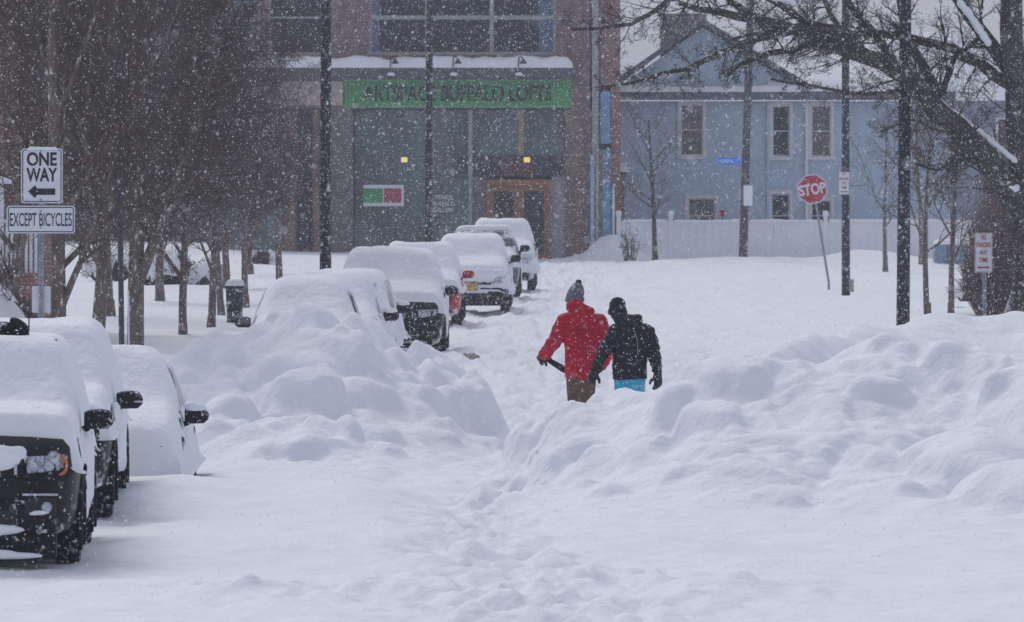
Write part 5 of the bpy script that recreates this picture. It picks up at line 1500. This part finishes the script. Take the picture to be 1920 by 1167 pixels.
SKIN = mat('skin', (.55, .36, .29), .6)
def person(label, X, Y, z0, J, cols, hat='knit', seed=1, rz=0):
    e = empty('person', (X, Y, z0), rz)
    V = lambda k: Vector(J[k])
    # body: one continuous surface
    mb = MB()
    pel, che, nec, hd = V('pelvis'), V('chest'), V('neck'), V('head')
    mb.ell(pel, (.13, .09, .11)); mb.ell((pel + che) / 2, (.14, .105, .18)); mb.ell(che, (.175, .115, .18))
    capsule(mb, nec - Vector((0, 0, .08)), nec + Vector((0, 0, .08)), .06, .055)
    mb.ell(hd, (.075, .095, .115), 20, 14); mb.ell(hd + Vector((0, .035, -.06)), (.055, .06, .055))
    mb.ell(hd + Vector((0, .10, -.02)), (.013, .02, .022))          # nose
    mb.ell(hd + Vector((0, .088, -.062)), (.024, .012, .008))       # mouth
    for sx in (-1, 1):
        mb.ell(hd + Vector((sx * .078, 0, -.015)), (.012, .02, .03))
        mb.ell(hd + Vector((sx * .03, .082, .012)), (.016, .012, .010))
        sh, el, wr = V('sh%d' % sx), V('el%d' % sx), V('wr%d' % sx)
        capsule(mb, che + Vector((sx * .08, 0, .1)), sh, .08, .062)
        chain(mb, [sh, el, wr], [.056, .044, .030])
        hand(mb, wr, V('hd%d' % sx) - wr, sx, (-sx * .6, .8, 0), r=.009)
        hp, kn, an = V('hp%d' % sx), V('kn%d' % sx), V('an%d' % sx)
        chain(mb, [hp, kn, an], [.078, .060, .042])
        capsule(mb, an + Vector((0, -.03, -.03)), an + Vector((0, .15, -.045)), .042, .032)
    link('body', remeshed(mb, .012, 3), SKIN, e)
    ey = MB()
    for sx in (-1, 1): ey.ell(hd + Vector((sx * .03, .091, .012)), (.009, .006, .006), 8, 6)
    ey.build('eyes', BLACKTXT, e, smooth=True)
    # jacket
    jk = MB(); hem = J['hem']; hx_ = J.get('hemx', 0)
    prof = J['torso']        # (z, xc, half width, half depth)
    rings = []
    for (z, xc, hw_, hd_) in prof:
        rings.append([(xc + hw_ * math.copysign(abs(math.cos(a)) ** .85, math.cos(a)), .02 + hd_ * math.copysign(abs(math.sin(a)) ** .85, math.sin(a)), z) for a in np.linspace(0, 2 * math.pi, 28, endpoint=False)])
    jk.loft(rings)
    for sx in (-1, 1):
        sh, el, wr = V('sh%d' % sx), V('el%d' % sx), V('wr%d' % sx)
        k = J.get('sleeve', 1.0)
        capsule(jk, che + Vector((sx * .06, 0, .14)), sh, .11 * k, .097 * k)
        chain(jk, [sh, sh.lerp(el, .5), el, el.lerp(wr, .5), wr], [.097 * k, .088 * k, .082 * k, .074 * k, .058 * k])
        for t_ in (.25, .55, .85):       # gathered folds in the sleeve
            jk.ell(sh.lerp(el, t_), (.096 * k, .096 * k, .035))
            jk.ell(el.lerp(wr, t_), (.078 * k, .078 * k, .028))
    for (c_, r_) in J['hood']: jk.ell(c_, r_)
    me = remeshed(jk, .014, 3)
    co = np.zeros(len(me.vertices) * 3, dtype=np.float32); me.vertices.foreach_get('co', co); co = co.reshape(-1, 3)
    no = np.zeros(len(me.vertices) * 3, dtype=np.float32); me.vertices.foreach_get('normal', no); no = no.reshape(-1, 3)
    f_ = .018 * fbm(co[:, 0] / .12 + co[:, 1] * 4, co[:, 2] / .07 + seed, seed, 3) + .012 * np.abs(fbm(co[:, 0] / .2 + co[:, 2] * 3, co[:, 2] / .2 - co[:, 0] * 4, seed + 4, 2))
    co += no * f_[:, None]
    me.vertices.foreach_set('co', co.astype(np.float32).ravel()); me.update()
    jo = link('jacket', me, cols['jacket'], e)
    for p_ in J.get('seams', []):
        MB().tube(p_, .004, 5).build('seam', cols.get('seam', cols['jacket']), jo)
    # trousers
    tr = MB()
    tr.ell(pel, (.165, .125, .13)); tr.ell(pel - Vector((0, 0, .1)), (.13, .11, .10))
    for sx in (-1, 1):
        hp, kn, an = V('hp%d' % sx), V('kn%d' % sx), V('an%d' % sx)
        chain(tr, [hp, hp.lerp(kn, .5), kn, kn.lerp(an, .5), an + Vector((0, 0, .06))], [.105, .100, .088, .084, .078])
    link('trousers', remeshed(tr, .014, 3), cols['trousers'], e)
    for sx in (-1, 1):
        an = V('an%d' % sx); bo = MB()
        capsule(bo, an + Vector((0, 0, .1)), an + Vector((0, -.01, -.03)), .062, .06); capsule(bo, an + Vector((0, -.03, -.045)), an + Vector((0, .17, -.05)), .056, .048)
        link('boot', remeshed(bo, .012, 2), cols['boots'], e)
        gb_ = MB(); wr = V('wr%d' % sx); hh = V('hd%d' % sx)
        dd = (hh - wr).normalized()
        capsule(gb_, wr - dd * .035, wr + dd * .02, .046, .038)
        hand(gb_, wr, hh - wr, sx, J.get('pn%d' % sx, (-sx * .6, .8, 0)), r=.0135, scale=1.18, curl=J.get('curl', .55))
        link('glove', remeshed(gb_, .007, 1), cols['glove%d' % sx] if ('glove%d' % sx) in cols else cols['gloves'], e)
    # hat
    hm = MB()
    up_ = Vector(J.get('hatdir', (0.05, 0, 1))).normalized()
    hm.ell(hd + Vector((0, 0, .035)), (.098, .115, .10), 20, 14)
    hm.ell(hd + up_ * .085, (.094, .105, .085))
    if hat == 'knit': hm.ell(hd + up_ * .125, (.078, .085, .07)); hm.ell(hd + up_ * .165, (.05, .055, .04))
    for a in np.linspace(0, 2 * math.pi, 20, endpoint=False):
        hm.ell(hd + Vector((.092 * math.cos(a), .108 * math.sin(a), .0)), (.022, .022, .036), 8, 6)
    link('hat', remeshed(hm, .011, 3), cols['hat'], e)
    if hat == 'knit':
        pm = MB(); rr_ = random.Random(2)
        for k in range(26):
            pm.ell(hd + up_ * .20 + Vector((rr_.uniform(-.022, .022), rr_.uniform(-.022, .022), rr_.uniform(-.018, .02))), (.016,) * 3, 7, 5)
        link('pompom', remeshed(pm, .008, 0), cols['pom'], e)
    hr = MB().ell(hd + Vector((0, -.045, -.035)), (.078, .06, .06))
    link('hair', remeshed(hr, .012, 2), mat('hair', (.03, .02, .015), .8), e)
    tag(e, label, 'person')
    return e

J_RED = dict(
    pelvis=(0, 0, .98), chest=(0, .03, 1.40), neck=(-.04, .04, 1.62), head=(-.075, .06, 1.79),
    **{'sh-1': (-.20, .02, 1.53), 'el-1': (-.315, -.04, 1.29), 'wr-1': (-.425, .08, 1.16), 'hd-1': (-.47, .16, 1.10),
       'sh1': (.215, .02, 1.52), 'el1': (.30, -.05, 1.23), 'wr1': (.235, .07, 1.04), 'hd1': (.20, .14, .98),
       'hp-1': (-.075, 0, .93), 'kn-1': (-.06, .16, .52), 'an-1': (-.06, .05, .12), 'hp1': (.07, 0, .93), 'kn1': (.05, .05, .50), 'an1': (.05, -.22, .16)},
    hem=.92, torso=[(.90, .0, .178, .155), (.92, 0, .183, .158), (1.05, 0, .184, .148), (1.2, 0.005, .192, .145), (1.35, .01, .212, .15), (1.48, .01, .215, .142), (1.58, 0, .165, .12), (1.64, -.02, .10, .09)],
    hood=[((-.07, -.03, 1.735), (.10, .085, .07)), ((-.0, -.045, 1.64), (.14, .10, .085)), ((-.05, -.01, 1.70), (.115, .10, .075)), ((.06, -.05, 1.66), (.10, .08, .07)), ((-.03, -.06, 1.60), (.17, .09, .06))],
    hatdir=(.22, 0, 1), seams=[[(-.15, -.128, 1.44), (0, -.150, 1.45), (.15, -.128, 1.44)], [(0, -.15, 1.43), (0.0, -.147, 1.2), (0, -.138, .95)]],
    curl=.7)
red_jk = mat('red_nylon', (.45, .003, .025), .55, noise=.2, nscale=6, bump=.012, bscale=15, snow=.05, snow_scale=38, spec=.25)
blk_jk = mat('black_nylon', (.010, .011, .018), .55, noise=.3, nscale=6, bump=.012, bscale=15, snow=.05, snow_scale=38, spec=.25)
knit = mat('grey_knit', (.14, .15, .18), .95, noise=.45, nscale=50, bump=.008, bscale=60)
cols_r = dict(jacket=red_jk, trousers=mat('khaki', (.15, .10, .065), .9, noise=.25, nscale=12, bump=.004, bscale=25), boots=mat('boot_brown', (.05, .035, .03), .8), gloves=blk_jk, hat=knit,
              pom=mat('dark_pom', (.02, .02, .03), .95), seam=mat('dark_red_seam', (.25, .005, .02), .7))
XR, YR = PX(1090, 165), F / 165
pr = person('tall person in a red hooded jacket, khaki trousers and grey bobble hat, seen from behind', XR, YR, 0.0, J_RED, cols_r, 'knit', 3)
J_BLK = dict(
    pelvis=(-.05, 0, .92), chest=(-.04, .03, 1.28), neck=(-.12, .05, 1.48), head=(-.19, .09, 1.63),
    **{'sh-1': (-.22, .02, 1.41), 'el-1': (-.36, -.03, 1.17), 'wr-1': (-.44, .03, .975), 'hd-1': (-.475, .07, .89),
       'sh1': (.15, .02, 1.40), 'el1': (.225, -.06, 1.13), 'wr1': (.255, .0, .95), 'hd1': (.262, .02, .86),
       'hp-1': (-.13, 0, .87), 'kn-1': (-.12, .04, .48), 'an-1': (-.12, -.22, .16), 'hp1': (.02, 0, .87), 'kn1': (.02, .2, .5), 'an1': (.02, .1, .12)},
    hem=.88, torso=[(.885, -.05, .188, .152), (.90, -.05, .194, .156), (1.0, -.05, .19, .142), (1.15, -.05, .185, .14), (1.3, -.045, .20, .145), (1.40, -.045, .195, .135), (1.47, -.07, .145, .11), (1.52, -.10, .08, .08)],
    hood=[((-.03, -.05, 1.535), (.10, .09, .08)), ((.025, -.05, 1.55), (.075, .08, .07)), ((-.12, -.035, 1.545), (.11, .09, .075)), ((-.15, -.045, 1.58), (.085, .07, .05))],
    hatdir=(0, 0, 1), seams=[[(0.0, -.118, 1.42), (.03, -.138, 1.3), (.035, -.128, 1.15)]], sleeve=.88)
cols_b = dict(jacket=blk_jk, trousers=mat('cyan_trousers', (.025, .34, .52), .7, noise=.12, nscale=8, bump=.004, bscale=20), boots=mat('boot_black', (.02, .02, .02), .8), gloves=blk_jk,
              hat=mat('black_knit', (.02, .022, .03), .95, noise=.4, nscale=40, bump=.006, bscale=60), seam=mat('pale_piping', (.3, .32, .36), .6))
XK, YK = PX(1190, 168), F / 168
pb = person('person in a black hooded jacket, black cap and bright blue trousers, seen from behind', XK, YK, 0.045, J_BLK, cols_b, 'cap', 8)
# loose glove dangling from the red walker's hand
a = P(1022, 672, 165); b = P(1058, 694, 165)
e = empty('loose_glove', a + Vector((0, .14, 0))); q = b - a
mb = MB(); chain(mb, [(0, 0, 0), q * .45, q * .9], [.026, .034, .040])
mb.ell(q, (.045, .03, .038)); chain(mb, [q * .35, q * .35 + Vector((-.02, 0, .06))], [.016, .012])
for k in range(4): chain(mb, [q * .2 + Vector((.0, (k - 1.5) * .02, 0)), Vector((-.05, (k - 1.5) * .024, -.01))], [.014, .011])
link('glove', remeshed(mb, .009, 1), blk_jk, e)
tag(e, 'empty black glove dangling from the left hand of the person in red', 'glove')

# ------------------------------------------------------------------ haze
xh0, xh1, yh0, yh1, zh0, zh1 = -170, 190, -8, 760, -2.5, 16
hz_ = MB().box(xh0, xh1, yh0, yh1, zh0, zh1)
ho = hz_.build('haze', None); tag(ho, kind='stuff')
hm = bpy.data.materials.new('haze'); hm.use_nodes = True
hn = hm.node_tree.nodes; hn.remove(hn['Principled BSDF'])
pv = hn.new('ShaderNodeVolumePrincipled'); pv.inputs['Density'].default_value = 0.0008; pv.inputs['Color'].default_value = (.86, .9, 1.0, 1)
pv.inputs['Anisotropy'].default_value = 0.2
hm.node_tree.links.new(pv.outputs[0], hn['Material Output'].inputs['Volume'])
ho.data.materials.append(hm)

# ------------------------------------------------------------------ falling snow: real flakes hanging in the air
rng = np.random.default_rng(5)
def flakes(n, y0, y1, pw, r0, r1):
    Y = (y0 ** pw + (y1 ** pw - y0 ** pw) * rng.random(n)) ** (1 / pw)
    hw_ = Y * 0.080 * 1.25 + 0.5
    X = (rng.random(n) * 2 - 1) * hw_
    zlo = np.maximum(CAMZ - Y * 854 / F * 1.15 - .3, 0.05); zhi = CAMZ + Y * 313 / F * 1.25 + .4
    Z = zlo + (zhi - zlo) * rng.random(n)
    r = r0 + (r1 - r0) * rng.random(n) ** 2
    return X, Y, Z, r
parts = [flakes(150000, 26, 118, 2.9, .0022, .0067), flakes(800, 7, 24, 2.2, .0025, .0045), flakes(9000, 118, 215, 3.0, .006, .011)]
X = np.concatenate([p_[0] for p_ in parts]); Y = np.concatenate([p_[1] for p_ in parts]); Z = np.concatenate([p_[2] for p_ in parts]); r = np.concatenate([p_[3] for p_ in parts])
ok = Z > ground_z(X, Y) + .02
X, Y, Z, r = X[ok], Y[ok], Z[ok], r[ok]; n = len(X)
oct_ = np.array([(1, 0, 0), (-1, 0, 0), (0, 1, 0), (0, -1, 0), (0, 0, 1.15), (0, 0, -1.15)], dtype=np.float32)
an = rng.random(n) * 6.28
ca, sa = np.cos(an), np.sin(an)
sh_ = (0.8 + .4 * rng.random((n, 6, 1)))
V = oct_[None] * sh_
Vx = V[..., 0] * ca[:, None] - V[..., 1] * sa[:, None]; Vy = V[..., 0] * sa[:, None] + V[..., 1] * ca[:, None]
V = np.stack([Vx, Vy, V[..., 2]], -1) * r[:, None, None] + np.stack([X, Y, Z], -1)[:, None, :]
fq = np.array([(0, 2, 4), (2, 1, 4), (1, 3, 4), (3, 0, 4), (2, 0, 5), (1, 2, 5), (3, 1, 5), (0, 3, 5)])
Fc = (fq[None] + (np.arange(n) * 6)[:, None, None]).reshape(-1, 3)
fo = link('falling_snow', mesh_np('falling_snow', V.reshape(-1, 3), Fc), FLAKE, smooth=True)
tag(fo, kind='stuff')
